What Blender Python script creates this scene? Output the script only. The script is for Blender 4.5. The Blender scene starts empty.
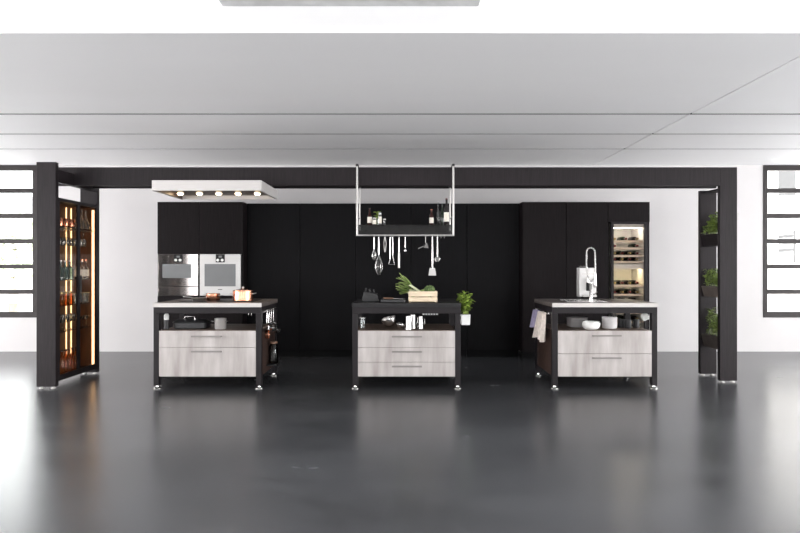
import bpy, math, random
from mathutils import Vector, Matrix
random.seed(7)
scn = bpy.context.scene
COL = scn.collection
PI = math.pi

# ------------------------------------------------------------------ materials
def _new(name):
    m = bpy.data.materials.new(name); m.use_nodes = True
    nt = m.node_tree; return m, nt, nt.nodes, nt.links, nt.nodes['Principled BSDF']

def mat(name, col, rough=.5, metal=0., var=.12, scale=6., stretch=(1, 1, 1), bump=0., col2=None,
        emit=None, estr=0., detail=4., rvar=0., spec=None, coat=0., ramp=(.35, .65)):
    m, nt, N, L, b = _new(name)
    tc = N.new('ShaderNodeTexCoord'); mp = N.new('ShaderNodeMapping')
    mp.inputs['Scale'].default_value = stretch
    L.new(tc.outputs['Object'], mp.inputs['Vector'])
    no = N.new('ShaderNodeTexNoise'); no.inputs['Scale'].default_value = scale
    no.inputs['Detail'].default_value = detail
    L.new(mp.outputs['Vector'], no.inputs['Vector'])
    cr = N.new('ShaderNodeValToRGB')
    a = tuple(c * (1 - var) for c in col); c2 = col2 or tuple(min(1, c * (1 + var)) for c in col)
    cr.color_ramp.elements[0].position = ramp[0]; cr.color_ramp.elements[1].position = ramp[1]
    cr.color_ramp.elements[0].color = (*a, 1); cr.color_ramp.elements[1].color = (*c2, 1)
    L.new(no.outputs['Fac'], cr.inputs['Fac']); L.new(cr.outputs['Color'], b.inputs['Base Color'])
    b.inputs['Roughness'].default_value = rough; b.inputs['Metallic'].default_value = metal
    if spec is not None: b.inputs['Specular IOR Level'].default_value = spec
    if coat: b.inputs['Coat Weight'].default_value = coat; b.inputs['Coat Roughness'].default_value = .08
    if rvar:
        mr = N.new('ShaderNodeMapRange'); mr.inputs['To Min'].default_value = rough - rvar; mr.inputs['To Max'].default_value = rough + rvar
        L.new(no.outputs['Fac'], mr.inputs['Value']); L.new(mr.outputs['Result'], b.inputs['Roughness'])
    if bump:
        bp = N.new('ShaderNodeBump'); bp.inputs['Strength'].default_value = bump; bp.inputs['Distance'].default_value = .01
        L.new(no.outputs['Fac'], bp.inputs['Height']); L.new(bp.outputs['Normal'], b.inputs['Normal'])
    if emit:
        b.inputs['Emission Color'].default_value = (*emit, 1); b.inputs['Emission Strength'].default_value = estr
    return m

def glass(name, tint=(1, 1, 1), rough=.02, refl=1., body=0., bodycol=(.1, .1, .1)):
    """clear sheet glass: fresnel mix of tinted transparency and reflection"""
    m = bpy.data.materials.new(name); m.use_nodes = True
    nt = m.node_tree; N = nt.nodes; L = nt.links; N.clear()
    out = N.new('ShaderNodeOutputMaterial')
    tr = N.new('ShaderNodeBsdfTransparent')
    no = N.new('ShaderNodeTexNoise'); no.inputs['Scale'].default_value = 3
    mx = N.new('ShaderNodeMix'); mx.data_type = 'RGBA'
    mx.inputs[6].default_value = (*tint, 1); mx.inputs[7].default_value = (*[c * .96 for c in tint], 1)
    L.new(no.outputs['Fac'], mx.inputs[0]); L.new(mx.outputs[2], tr.inputs['Color'])
    gl = N.new('ShaderNodeBsdfGlossy'); gl.inputs['Roughness'].default_value = rough
    fr = N.new('ShaderNodeFresnel'); fr.inputs['IOR'].default_value = 1.45
    mm = N.new('ShaderNodeMath'); mm.operation = 'MULTIPLY'; mm.inputs[1].default_value = refl
    L.new(fr.outputs[0], mm.inputs[0])
    ms = N.new('ShaderNodeMixShader'); L.new(mm.outputs[0], ms.inputs[0]); L.new(gl.outputs[0], ms.inputs[2])
    if body:
        df = N.new('ShaderNodeBsdfDiffuse'); df.inputs['Color'].default_value = (*bodycol, 1)
        m2 = N.new('ShaderNodeMixShader'); m2.inputs[0].default_value = body
        L.new(tr.outputs[0], m2.inputs[1]); L.new(df.outputs[0], m2.inputs[2]); L.new(m2.outputs[0], ms.inputs[1])
    else: L.new(tr.outputs[0], ms.inputs[1])
    L.new(ms.outputs[0], out.inputs['Surface'])
    return m

M = {}
M['wall'] = mat('white plaster', (.575, .56, .56), .85, var=.015, scale=2, bump=.02)
M['ceil'] = mat('perforated metal ceiling', (.95, .945, .95), .7, spec=.08, var=.01, scale=1.2, stretch=(.3, 1, 1))
M['gap'] = mat('painted gap shade', (.01, .01, .01), .9, spec=0.)  # near-black fill, paints the shade of the ceiling joints
M['box'] = mat('light grey duct paint', (.62, .62, .62), .7)
M['upper'] = mat('white paint', (.80, .80, .80), .8, var=.01)
M['window'] = mat('dark window steel', (.02, .016, .016), .5, spec=.25, var=.1)
M['black'] = mat('black stained oak', (.0072, .0052, .0058), .5, spec=.1, var=.35, scale=9, stretch=(14, 14, .5), bump=.08, rvar=.05)
M['black2'] = mat('matt black lacquer', (.0045, .0042, .005), .48, spec=.08, var=.25, scale=9, stretch=(14, 14, .5), bump=.05)
M['post'] = mat('anthracite veneer', (.018, .0145, .016), .45, spec=.17, var=.18, scale=12, stretch=(10, 10, .4), bump=.05)
M['frame'] = mat('black powder coated steel', (.014, .0115, .013), .45, spec=.2, var=.1)
M['plinth'] = mat('black plinth', (.004, .004, .0045), .6, spec=.08)
M['dark'] = mat('matt black', (.012, .012, .013), .5)
M['drawer'] = mat('pale weathered oak', (.33, .295, .28), .55, var=.06, scale=2.6, stretch=(3.5, 4, .6), bump=.06, col2=(.55, .52, .505), detail=9, ramp=(.3, .7))
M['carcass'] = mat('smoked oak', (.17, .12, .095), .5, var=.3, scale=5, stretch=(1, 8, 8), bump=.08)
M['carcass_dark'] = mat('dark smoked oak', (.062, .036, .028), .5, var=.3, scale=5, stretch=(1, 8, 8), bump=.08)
M['steeltop'] = mat('pale worktop edge', (.56, .535, .51), .5, metal=.0, var=.03, scale=20, stretch=(.3, 8, 1))
M['blacktop'] = mat('black stone worktop', (.010, .0095, .0105), .4, spec=.25, var=.2, scale=30)
M['steel'] = mat('brushed stainless steel', (.50, .48, .465), .3, metal=1., var=.05, scale=30, stretch=(1, 1, 12))
M['chrome'] = mat('polished chrome', (.56, .55, .54), .2, metal=1., var=.02)
M['pull'] = mat('dark satin steel', (.24, .225, .215), .4, metal=.6, var=.03)
M['greytop'] = mat('grey brown stone worktop', (.12, .10, .092), .36, var=.15, scale=12)
M['satin'] = mat('satin steel', (.50, .485, .47), .42, metal=.55, var=.03)
M['copper'] = mat('polished copper', (.66, .31, .20), .27, metal=1., var=.06, scale=10)
M['iron'] = mat('black cast iron', (.02, .02, .022), .45, var=.2, scale=60, bump=.1)
M['hood'] = mat('hood brushed steel', (.55, .53, .515), .45, metal=.3, var=.02, scale=20, stretch=(.3, 4, 6))
M['hoodin'] = mat('hood inner panel', (.10, .07, .055), .4, metal=.4, var=.1)
M['lamp'] = mat('warm spotlight', (1, .8, .55), .4, emit=(1, .78, .50), estr=7)
M['led'] = mat('warm led strip', (1, .7, .4), .4, emit=(1, .60, .28), estr=2.6)
M['ledw'] = mat('cool white led strip', (1, .95, .85), .4, emit=(1, .95, .84), estr=34)
M['ledy'] = mat('yellowish led strip', (1, .9, .6), .4, emit=(1, .88, .58), estr=30)
M['vint'] = mat('warm walnut lining', (.11, .042, .016), .45, var=.25, scale=5, stretch=(6, 6, .6))
M['pane'] = glass('window glass', (.80, .81, .81), .01, .6)
M['glass'] = glass('clear glass', (.93, .95, .95), .03, 1.3, .05, (.8, .8, .8))
M['smoked'] = glass('smoked glass', (.55, .56, .56), .05, 1.2)
M['door_glass'] = glass('cabinet door glass', (.92, .9, .88), .03, .15)
M['teal'] = glass('teal glass', (.45, .66, .66), .04, 1.4, .25, (.1, .22, .22))
M['amber'] = glass('amber glass', (.85, .42, .16), .05, 1.3, .35, (.5, .16, .04))
M['redglass'] = glass('dark red glass', (.22, .04, .03), .05, 1.2, .5, (.05, .008, .006))
M['green_glass'] = mat('dark green bottle glass', (.012, .02, .012), .12, var=.1)
M['wine'] = mat('dark wine bottle glass', (.015, .012, .012), .12, var=.1)
M['foil'] = mat('bottle foil capsule', (.32, .24, .10), .3, metal=.8)
M['foilr'] = mat('red bottle foil capsule', (.15, .03, .03), .35, metal=.5)
M['label'] = mat('cream paper label', (.78, .73, .65), .7, var=.06, scale=40)
M['cooler'] = mat('pale cooler lining', (.62, .60, .56), .4, var=.03)
M['wshelf'] = mat('pale beech shelf front', (.62, .52, .42), .5, var=.1, scale=10, stretch=(1, 6, 6))
M['ovenglass'] = mat('mirrored oven glass', (.17, .175, .178), .38, metal=.25, var=.03)
M['oven'] = mat('oven brushed steel', (.60, .59, .58), .38, metal=.3, var=.02, scale=20, stretch=(.3, 4, 6))
M['darkglass'] = mat('dark oven mirror glass', (.30, .275, .265), .1, metal=.9, var=.03)
M['display'] = mat('black display glass', (.012, .011, .012), .35, spec=.2)
M['beaker'] = mat('mirror polished steel', (.30, .295, .29), .16, metal=1.)
M['white'] = mat('white ceramic', (.82, .82, .80), .3, var=.02)
M['greyware'] = mat('pale grey stoneware', (.62, .60, .60), .45, var=.05, scale=20)
M['pot'] = mat('white planter', (.85, .85, .84), .5, var=.02)
M['crate'] = mat('pale poplar wood', (.74, .61, .44), .6, var=.1, scale=8, stretch=(1, 6, 6), bump=.1)
M['leaf'] = mat('bright basil leaf', (.26, .42, .05), .5, var=.35, scale=25, col2=(.46, .60, .12))
M['leafd'] = mat('dark herb leaf', (.15, .23, .04), .5, var=.35, scale=25, col2=(.32, .43, .10))
M['leek'] = mat('leek green', (.26, .42, .08), .45, var=.3, scale=8, stretch=(1, 1, 1), col2=(.58, .68, .28))
M['leekw'] = mat('leek white', (.70, .74, .50), .45, var=.1)
M['broc'] = mat('broccoli green', (.07, .13, .035), .75, var=.4, scale=60, bump=.6, col2=(.16, .24, .08))
M['stalk'] = mat('broccoli stalk', (.32, .42, .17), .6)
M['soil'] = mat('dark soil', (.03, .022, .016), .95, var=.4, scale=60, bump=.5)
M['planter'] = mat('dark bronze planter', (.15, .125, .112), .35, metal=.4, var=.15)
M['lav'] = mat('lavender cloth', (.37, .33, .48), .9, var=.12, scale=30, bump=.2)
M['cream'] = mat('cream cloth', (.70, .62, .56), .9, var=.12, scale=25, bump=.2)
M['brown'] = mat('brown leather wood', (.16, .07, .05), .5, var=.25, scale=12)
M['handle_wood'] = mat('walnut handle', (.20, .11, .07), .45, var=.2, scale=30)
M['plastic'] = mat('white plastic', (.75, .75, .75), .4, var=.02)
M['dial'] = mat('pale knob', (.85, .84, .82), .3, metal=.4, var=.02)
M['bldg'] = mat('pale facade', (.62, .58, .55), .9, var=.05)
M['bldgd'] = mat('facade window', (.07, .068, .068), .5, var=.1)
M['pave'] = mat('pale paving', (.85, .84, .83), .9, var=.05, scale=1)
M['tree'] = mat('pale tree leaves', (.72, .77, .62), .8, var=.3, scale=20)
M['bark'] = mat('tree bark', (.25, .2, .16), .9, var=.2)

# floor: polished poured concrete
def floor_mat():
    m, nt, N, L, b = _new('polished dark concrete')
    tc = N.new('ShaderNodeTexCoord')
    def noise(scale, stretch, detail, dist=0.):
        mp = N.new('ShaderNodeMapping'); mp.inputs['Scale'].default_value = stretch
        L.new(tc.outputs['Object'], mp.inputs['Vector'])
        n = N.new('ShaderNodeTexNoise'); n.inputs['Scale'].default_value = scale; n.inputs['Detail'].default_value = detail
        n.inputs['Distortion'].default_value = dist
        L.new(mp.outputs['Vector'], n.inputs['Vector']); return n
    n1 = noise(1.1, (.7, 1.5, 1), 4, .3); n2 = noise(5, (1, 1.8, 1), 3, .2)
    ad = N.new('ShaderNodeMath'); ad.operation = 'MULTIPLY_ADD'; ad.inputs[1].default_value = .45
    L.new(n2.outputs['Fac'], ad.inputs[0]); L.new(n1.outputs['Fac'], ad.inputs[2])
    cr = N.new('ShaderNodeValToRGB'); cr.color_ramp.elements[0].position = .3; cr.color_ramp.elements[1].position = 1.; cr.color_ramp.interpolation = 'B_SPLINE'
    cr.color_ramp.elements[0].color = (.018, .019, .021, 1); cr.color_ramp.elements[1].color = (.072, .075, .081, 1)
    L.new(ad.outputs[0], cr.inputs['Fac']); L.new(cr.outputs['Color'], b.inputs['Base Color'])
    mr = N.new('ShaderNodeMapRange'); mr.inputs['From Min'].default_value = .2; mr.inputs['From Max'].default_value = 1.3
    mr.inputs['To Min'].default_value = .235; mr.inputs['To Max'].default_value = .29
    L.new(ad.outputs[0], mr.inputs['Value']); L.new(mr.outputs['Result'], b.inputs['Roughness'])
    b.inputs['Specular IOR Level'].default_value = .62
    return m
M['floor'] = floor_mat()

# ------------------------------------------------------------------ mesh builder
class MB:
    def __init__(s): s.v = []; s.f = []
    def add(s, vs, fs):
        o = len(s.v); s.v += [tuple(v) for v in vs]; s.f += [tuple(i + o for i in f) for f in fs]; return s
    def box(s, x0, x1, y0, y1, z0, z1):
        return s.add([(x0, y0, z0), (x1, y0, z0), (x1, y1, z0), (x0, y1, z0), (x0, y0, z1), (x1, y0, z1), (x1, y1, z1), (x0, y1, z1)],
                     [(3, 2, 1, 0), (4, 5, 6, 7), (0, 1, 5, 4), (1, 2, 6, 5), (2, 3, 7, 6), (3, 0, 4, 7)])
    def obox(s, c, ax, ay, az, hx, hy, hz):
        c = Vector(c); ax = Vector(ax).normalized() * hx; ay = Vector(ay).normalized() * hy; az = Vector(az).normalized() * hz
        vs = [c + sx * ax + sy * ay + sz * az for sz in (-1, 1) for sx, sy in ((-1, -1), (1, -1), (1, 1), (-1, 1))]
        return s.add(vs, [(3, 2, 1, 0), (4, 5, 6, 7), (0, 1, 5, 4), (1, 2, 6, 5), (2, 3, 7, 6), (3, 0, 4, 7)])
    def prism(s, pts, axis, a0, a1):
        """polygon pts (2D) extruded along axis"""
        def p(q, a):
            return {'x': (a, q[0], q[1]), 'y': (q[0], a, q[1]), 'z': (q[0], q[1], a)}[axis]
        n = len(pts)
        vs = [p(q, a0) for q in pts] + [p(q, a1) for q in pts]
        fs = [tuple(range(n))[::-1], tuple(range(n, 2 * n))] + [(i, (i + 1) % n, n + (i + 1) % n, n + i) for i in range(n)]
        return s.add(vs, fs)
    def lathe(s, c, prof, seg=20, axis=(0, 0, 1)):
        c = Vector(c); az = Vector(axis).normalized()
        ax = az.orthogonal().normalized() if abs(az.z) < .999 else Vector((1, 0, 0)); ay = az.cross(ax)
        o = len(s.v); vs = []; fs = []
        for r, z in prof:
            for k in range(seg):
                t = 2 * PI * k / seg
                vs.append(c + az * z + (ax * math.cos(t) + ay * math.sin(t)) * max(r, 1e-5))
        for i in range(len(prof) - 1):
            for k in range(seg):
                k2 = (k + 1) % seg
                fs.append((i * seg + k, i * seg + k2, (i + 1) * seg + k2, (i + 1) * seg + k))
        fs.append(tuple(range(seg))[::-1]); fs.append(tuple((len(prof) - 1) * seg + k for k in range(seg)))
        return s.add(vs, fs)
    def cyl(s, a, b, r, seg=14):
        a = Vector(a); b = Vector(b); return s.lathe(a, [(r, 0), (r, (b - a).length)], seg, b - a)
    def tube(s, pts, r, seg=8, close=False):
        pts = [Vector(p) for p in pts]; n = len(pts); rs = r if isinstance(r, (list, tuple)) else [r] * n
        d = (pts[1] - pts[0]).normalized(); u = d.orthogonal().normalized(); vs = []; fs = []
        for i, p in enumerate(pts):
            if close: t = pts[(i + 1) % n] - pts[i - 1]
            else: t = pts[min(i + 1, n - 1)] - pts[max(i - 1, 0)]
            t = t.normalized() if t.length else d
            u = (u - t * u.dot(t)); u = u.normalized() if u.length > 1e-6 else t.orthogonal().normalized()
            w = t.cross(u)
            for k in range(seg):
                a = 2 * PI * k / seg; vs.append(p + (u * math.cos(a) + w * math.sin(a)) * rs[i])
        for i in range(n if close else n - 1):
            j = (i + 1) % n
            for k in range(seg):
                k2 = (k + 1) % seg; fs.append((i * seg + k, i * seg + k2, j * seg + k2, j * seg + k))
        if not close: fs.append(tuple(range(seg))[::-1]); fs.append(tuple((n - 1) * seg + k for k in range(seg)))
        return s.add(vs, fs)
    def ball(s, c, r, seg=12, rings=8, sc=(1, 1, 1), jit=0.):
        c = Vector(c); vs = []; fs = []
        for i in range(rings + 1):
            ph = PI * i / rings
            for k in range(seg):
                t = 2 * PI * k / seg; q = r * (1 + random.uniform(-jit, jit))
                vs.append(c + Vector((q * sc[0] * math.sin(ph) * math.cos(t), q * sc[1] * math.sin(ph) * math.sin(t), q * sc[2] * math.cos(ph))))
        for i in range(rings):
            for k in range(seg):
                k2 = (k + 1) % seg; fs.append((i * seg + k, (i + 1) * seg + k, (i + 1) * seg + k2, i * seg + k2))
        return s.add(vs, fs)
    def leaf(s, p, d, w, l, up=(0, 0, 1), bend=.3):
        p = Vector(p); d = Vector(d).normalized(); side = d.cross(Vector(up))
        side = side.normalized() if side.length > 1e-3 else Vector((1, 0, 0)); n = side.cross(d).normalized()
        rows = [(0, .12), (.3, .8), (.6, 1), (.85, .55), (1, .04)]
        vs = []; th = .0006
        for sgn in (1, -1):
            for t, ww in rows:
                q = p + d * l * t - n * bend * l * t * t
                vs += [q - side * w * ww * .5 + n * (w * .12 + sgn * th), q + n * (sgn * th), q + side * w * ww * .5 + n * (w * .12 + sgn * th)]
        fs = []
        for k, base in enumerate((0, 15)):
            for i in range(4):
                for j in range(2):
                    a = base + i * 3 + j; f = (a, a + 1, a + 4, a + 3); fs.append(f if k == 0 else f[::-1])
        return s.add(vs, fs)
    def build(s, name, m, parent=None, bev=0., **kw):
        off = Vector((0, 0, 0)); p = parent
        while p is not None: off += p.location; p = p.parent
        if parent is None and kw.get('origin') is not None: off = Vector(kw['origin'])
        me = bpy.data.meshes.new(name); me.from_pydata([tuple(Vector(v) - off) for v in s.v], [], s.f); me.update()
        me.materials.append(M[m] if isinstance(m, str) else m)
        for pl in me.polygons: pl.use_smooth = True
        me.set_sharp_from_angle(angle=math.radians(38))
        o = bpy.data.objects.new(name, me); COL.objects.link(o)
        if parent is not None: o.parent = parent
        elif kw.get('origin') is not None: o.location = off
        if bev:
            b = o.modifiers.new('bevel', 'BEVEL'); b.width = bev; b.segments = 2; b.limit_method = 'ANGLE'; b.angle_limit = math.radians(40)
        return o

def tag(o, label=None, cat=None, group=None):
    if label: o['label'] = label
    if cat: o['category'] = cat
    if group: o['group'] = group
    return o
def thing(name, label, cat, loc=(0, 0, 0), group=None):
    o = bpy.data.objects.new(name, None); COL.objects.link(o); o.location = loc; o.empty_display_size = .1
    return tag(o, label, cat, group)
def struct(o): o['kind'] = 'structure'; return o
def copy_tree(o, parent=None, loc=None, rz=None, label=None, group=None):
    c = o.copy(); COL.objects.link(c)
    if parent: c.parent = parent
    if loc is not None: c.location = loc
    if rz is not None: c.rotation_euler = (0, 0, rz)
    if label: c['label'] = label
    if group: c['group'] = group
    for ch in list(o.children): copy_tree(ch, c)
    return c

F = 645.0; CX, CY, H = 400.0, 266.5, 1.30
def X(px, Y): return (px - CX) * Y / F
def Z(py, Y): return H + (CY - py) * Y / F

# ------------------------------------------------------------------ the room
WY = 9.86; CZ = 2.85; RX = 10.5; RY = -5.0; UZ = 4.3; FY = 4.28
struct(MB().box(-RX, RX, RY, WY + .25, -.12, 0).build('floor', 'floor'))
# back wall with two window openings
wx0, wx1 = 5.55, 7.75; wz0, wz1 = Z(317.5, WY), Z(165.5, WY)
w = MB()
w.box(-wx0, wx0, WY, WY + .25, 0, CZ + .3)
for s in (-1, 1):
    a, b = sorted((s * wx0, s * wx1)); w.box(a, b, WY, WY + .25, 0, wz0); w.box(a, b, WY, WY + .25, wz1, CZ + .3)
    a, b = sorted((s * wx1, s * RX)); w.box(a, b, WY, WY + .25, 0, CZ + .3)
struct(w.build('wall_back', 'wall'))
for n, s in ((1, -1), (2, 1)):
    a, b = sorted((s * wx0, s * wx1)); fr = MB(); t = .075; y0, y1 = WY - .01, WY + .09
    fr.box(a, b, y0, y1, wz1 - t, wz1 + .01); fr.box(a, b, y0, y1, wz0, wz0 + t * 1.15)
    fr.box(a, a + .065, y0, y1, wz0 + t * 1.15, wz1 - t); fr.box(b - .065, b, y0, y1, wz0 + t * 1.15, wz1 - t)
    for k in range(1, 6):
        z = wz0 + (wz1 - wz0) * k / 6 + .005; fr.box(a + .065, b - .065, y0, y1, z - .034, z + .034)
    o = struct(fr.build('window_%d' % n, 'window', bev=.004))
    MB().box(a + .03, b - .03, WY + .04, WY + .048, wz0 + .03, wz1 - .03).build('pane', 'pane', o)
# side walls with big window openings (outside the frame of the photo, they bring the daylight)
for nm, s, n in (('wall_left', -1, 3), ('wall_right', 1, 4)):
    w = MB(); a, b = sorted((s * RX, s * (RX + .25)))
    w.box(a, b, RY, WY + .25, 0, .25); w.box(a, b, RY, WY + .25, 2.5, UZ + .2)
    for y in (RY, -1.2, 2.6, 6.2, WY - .15): w.box(a, b, y, y + .4, .25, 2.5)
    struct(w.build(nm, 'wall'))
    fr = MB(); q = s * (RX + .1)
    for y0, y1 in ((RY + .4, -1.2), (-.8, 2.6), (3.0, 6.2), (6.6, WY - .15)):
        for k in range(7):
            z = .25 + 2.25 * k / 6; fr.box(q - .03, q + .03, y0, y1, max(.25, z - .03), min(2.5, z + .03))
    struct(fr.build('window_%d' % n, 'window'))
# wall behind the camera, unseen: openings invented and sized for frontal light
w = MB(); w.box(-RX, RX, RY - .25, RY, 0, .2); w.box(-RX, RX, RY - .25, RY, 2.2, UZ + .2)
for k in range(5):
    x = -RX + k * (2 * RX - 3.0) / 4; w.box(x, x + 3.0, RY - .25, RY, .2, 2.2)
struct(w.build('wall_front', 'wall'))
# dropped ceiling of metal panels; near-black strips in the joints stand in for shade
ys = [FY, 6.56, 7.55, 8.51, WY]; xs = [-RX, 2.95, RX]; g = MB(); GW = [.02, .017, .015]
for i in range(4):
    for j in range(2):
        g.box(xs[j] + (0 if j == 0 else .009), xs[j + 1] - (0 if j == 1 else .009), ys[i] + (0 if i == 0 else GW[i - 1]), ys[i + 1] - (0 if i == 3 else GW[i]), CZ, CZ + .05)
struct(g.build('ceiling', 'ceil'))
g = MB().box(-RX, RX, FY + .02, WY, CZ + .0502, CZ + .09)
for i in range(3):
    for a, b in ((-RX, 2.944), (2.956, RX)): g.box(a, b, ys[i + 1] - GW[i] + .0004, ys[i + 1] + GW[i] - .0004, CZ + .0006, CZ + .05)
struct(g.build('ceiling_gap_shade', 'gap'))
struct(MB().box(-RX, RX, FY, FY + .02, CZ + .05, UZ).build('wall_upper', 'upper'))
# high ceiling round the rooflight
g = MB(); sx, sy0, sy1 = 7.2, 3.0, 3.8
g.box(-RX, RX, RY, sy0, UZ, UZ + .1); g.box(-RX, RX, sy1, FY + .02, UZ, UZ + .1)
g.box(-RX, -sx, sy0, sy1, UZ, UZ + .1); g.box(sx, RX, sy0, sy1, UZ, UZ + .1)
struct(g.build('ceiling_high', 'upper'))
fr = MB()
for k in range(6):
    x = -sx + k * 2 * sx / 5; fr.box(x - .03, x + .03, sy0, sy1, UZ, UZ + .08)
struct(fr.build('window_5', 'window'))
struct(MB().box(X(222, FY), X(479, FY), 2.6, FY, Z(6.5, FY), Z(6.5, FY) + .5).build('trim_1', 'box', bev=.006))

# outside, seen through the windows
struct(MB().box(-40, 40, WY + .3, 60, -.5, -.3).build('ground', 'pave'))
bd = thing('building', 'pale town building outside behind the right window', 'building', (15, 26, -.3))
MB().box(11.5, 26, 26, 34, -.3, 9).build('wall', 'bldg', bd)
for i in range(4):
    for j in range(2):
        x0 = 15.2 + i * 2.6; z0 = 1.45 + j * 2.7
        f = MB().box(x0 - .12, x0 + .82, 25.93, 25.995, z0 - .12, z0 + 1.42).build('window_surround', 'upper', bd)
        MB().box(x0, x0 + .7, 25.9, 25.925, z0, z0 + 1.3).build('pane', 'bldgd', f)
bd = thing('building', 'pale low building outside behind the left window', 'building', (-18, 30, -.3))
MB().box(-30, -13, 30, 38, -.3, 3.4).build('wall', 'bldg', bd)
MB().prism([(29.5, 3.4), (38.5, 3.4), (34, 5)], 'x', -30.4, -12.6).build('roof', 'bldgd', bd)
tr = thing('tree', 'leafy tree outside the left window', 'tree', (-13.2, 22, -.3))
MB().tube([(-13.2, 22, -.3), (-13.15, 22, 1.5), (-13.2, 22, 3)], [.16, .12, .06]).build('trunk', 'bark', tr)
fo = MB()
for k in range(1500):
    a = random.uniform(0, 2 * PI); u = random.uniform(-1, 1); r = random.random() ** .5
    p = Vector((-13.2 + 1.1 * r * math.cos(a), 22 + 1.1 * r * math.sin(a), 1.9 + 1.2 * u))
    fo.leaf(p, (random.uniform(-1, 1), random.uniform(-1, 1), random.uniform(-.6, .8)), .16, .22)
fo.build('foliage', 'tree', tr)

# ------------------------------------------------------------------ fitted tall cabinets
SY, CYF = 9.05, 9.27; CT = 2.208; BK = WY - .005
def tall_cabinet(label, x0, x1, yf, m, doors, group=None, hole=None):
    """doors: list of (z0,z1); hole: list of (z0,z1) niches in which appliances stand"""
    t = thing('tall_cabinet', label, 'cabinet', ((x0 + x1) / 2, yf + .3, 0), group); b = MB(); e = .001
    x0 += e; x1 -= e; yb = yf + .022
    b.box(x0, x0 + .018, yb, BK, .095, CT); b.box(x1 - .018, x1, yb, BK, .095, CT)
    b.box(x0 + .018, x1 - .018, BK - .012, BK, .095, CT)
    zs = sorted(set([.095] + [z for h in (hole or []) for z in h] + [CT - .018]))
    for z in zs:
        zz = z if z in (.095, CT - .018) else (z - .018 if any(abs(z - h[0]) < 1e-6 for h in hole) else z)
        b.box(x0 + .018, x1 - .018, yb, BK - .012, zz, zz + .018)
    b.build('body', m, t)
    MB().box(x0, x1, yf + .06, yf + .08, 0, .093).build('plinth', 'plinth', t)
    for z0, z1 in doors: MB().box(x0 + .0025, x1 - .0025, yf, yf + .021, z0 + .002, z1 - .002).build('door', m, t, bev=.0015)
    return t
cx = [X(v, CYF) for v in (247, 300, 355.5, 411, 467, 521)]
cx[0] = X(243, SY) + .002; cx[-1] = X(522.5, SY) - .002
names = ['tall black cabinet door beside the oven unit, first of the recessed row', 'tall black cabinet between hood and hanging rack, second of the recessed row',
         'tall black cabinet behind the left half of the middle island', 'tall black cabinet behind the right half of the middle island',
         'tall black cabinet behind the basil pot, last of the recessed row']
for i in range(5): tall_cabinet(names[i], cx[i], cx[i + 1], CYF, 'black2', [(.1, CT)], 'recessed black tall cabinets')
ox = [X(157.2, SY), X(199.4, SY), X(243, SY)]
oz1, oz0 = Z(254, SY), Z(295.8, SY); wz = Z(286.6, SY)
tall_cabinet('black oven housing at the left end of the cabinet wall', ox[0], ox[1], SY, 'black', [(oz1, CT), (.1, oz0)], 'oven housings', [(oz0, oz1)])
tall_cabinet('black oven housing beside the recessed cabinet row', ox[1], ox[2], SY, 'black', [(oz1, CT), (.1, oz0)], 'oven housings', [(oz0, oz1)])
rx = [X(522.5, SY), X(566.3, SY), X(608, SY), X(650, SY)]
tall_cabinet('projecting black tall cabinet left of the tap, nearest the recess', rx[0], rx[1], SY, 'black', [(.1, CT)], 'projecting right cabinets')
tall_cabinet('projecting black tall cabinet behind the tap and coffee machine', rx[1], rx[2], SY, 'black', [(.1, CT)], 'projecting right cabinets')
cz0, cz1 = .32, Z(222, SY)
tall_cabinet('black tall cabinet housing the lit wine cooler at the right end', rx[2], rx[3], SY, 'black', [(cz1, CT), (.1, cz0)], None, [(cz0, cz1)])

# ovens
def oven(label, x0, x1, z0, z1, face, win, mface, mwin):
    t = thing('oven', label, 'oven', ((x0 + x1) / 2, SY, z0)); xm = (x0 + x1) / 2
    MB().box(x0 + .02, x1 - .02, SY + .02, SY + .5, z0 + .02, z1 - .02).build('body', 'dark', t)
    d = MB().box(x0, x1, SY - .018, SY + .016, z0, z1).build('door', mface, t, bev=.003)
    wx0_, wx1_, wz0_, wz1_ = win
    MB().box(wx0_, wx1_, SY - .022, SY - .0185, wz0_, wz1_).build('window', mwin, d, bev=.001)
    c0 = xm - .06; zc1 = z1 - .003; zc0 = z1 - .115
    c = MB().box(c0, c0 + .125, SY - .025, SY - .0185, zc0, zc1).build('control_panel', 'display', t, bev=.002)
    for dx in (.032, .093):
        MB().lathe((c0 + dx, SY - .025, zc0 + .032), [(.019, .0005), (.019, .016), (.016, .02)], 18, (0, -1, 0)).build('knob', 'dial', c)
    MB().box(c0 + .04, c0 + .085, SY - .0265, SY - .0252, zc0 + .066, zc0 + .095).build('display', 'ovenglass', c)
    return t
cab = .004
ax0, ax1 = X(158.7, SY), X(198.4, SY)
oven('built-in steam oven with mirrored dark glass, above the warming drawer', ax0, ax1, wz + .003, oz1 - .003, None, (X(163, SY), X(191.5, SY), Z(278, SY), Z(264, SY)), 'darkglass', 'ovenglass')
bx0, bx1 = X(200.2, SY), X(240.8, SY)
o = oven('built-in oven with bright steel front and grey glass window', bx0, bx1, oz0 + .003, oz1 - .003, None, (X(205, SY), X(236, SY), Z(286.3, SY), Z(264, SY)), 'oven', 'ovenglass')
MB().box((bx0 + bx1) / 2 - .03, (bx0 + bx1) / 2 + .03, SY - .0205, SY - .0185, Z(289.8, SY), Z(289.2, SY)).build('maker_mark', 'display', o)
t = thing('warming_drawer', 'slim mirrored warming drawer under the steam oven', 'oven drawer', ((ax0 + ax1) / 2, SY, oz0))
MB().box(ax0 + .02, ax1 - .02, SY + .02, SY + .5, oz0 + .012, wz - .012).build('body', 'dark', t)
MB().box(ax0, ax1, SY - .018, SY + .016, oz0 + .003, wz - .004).build('front', 'darkglass', t, bev=.003)

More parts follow.
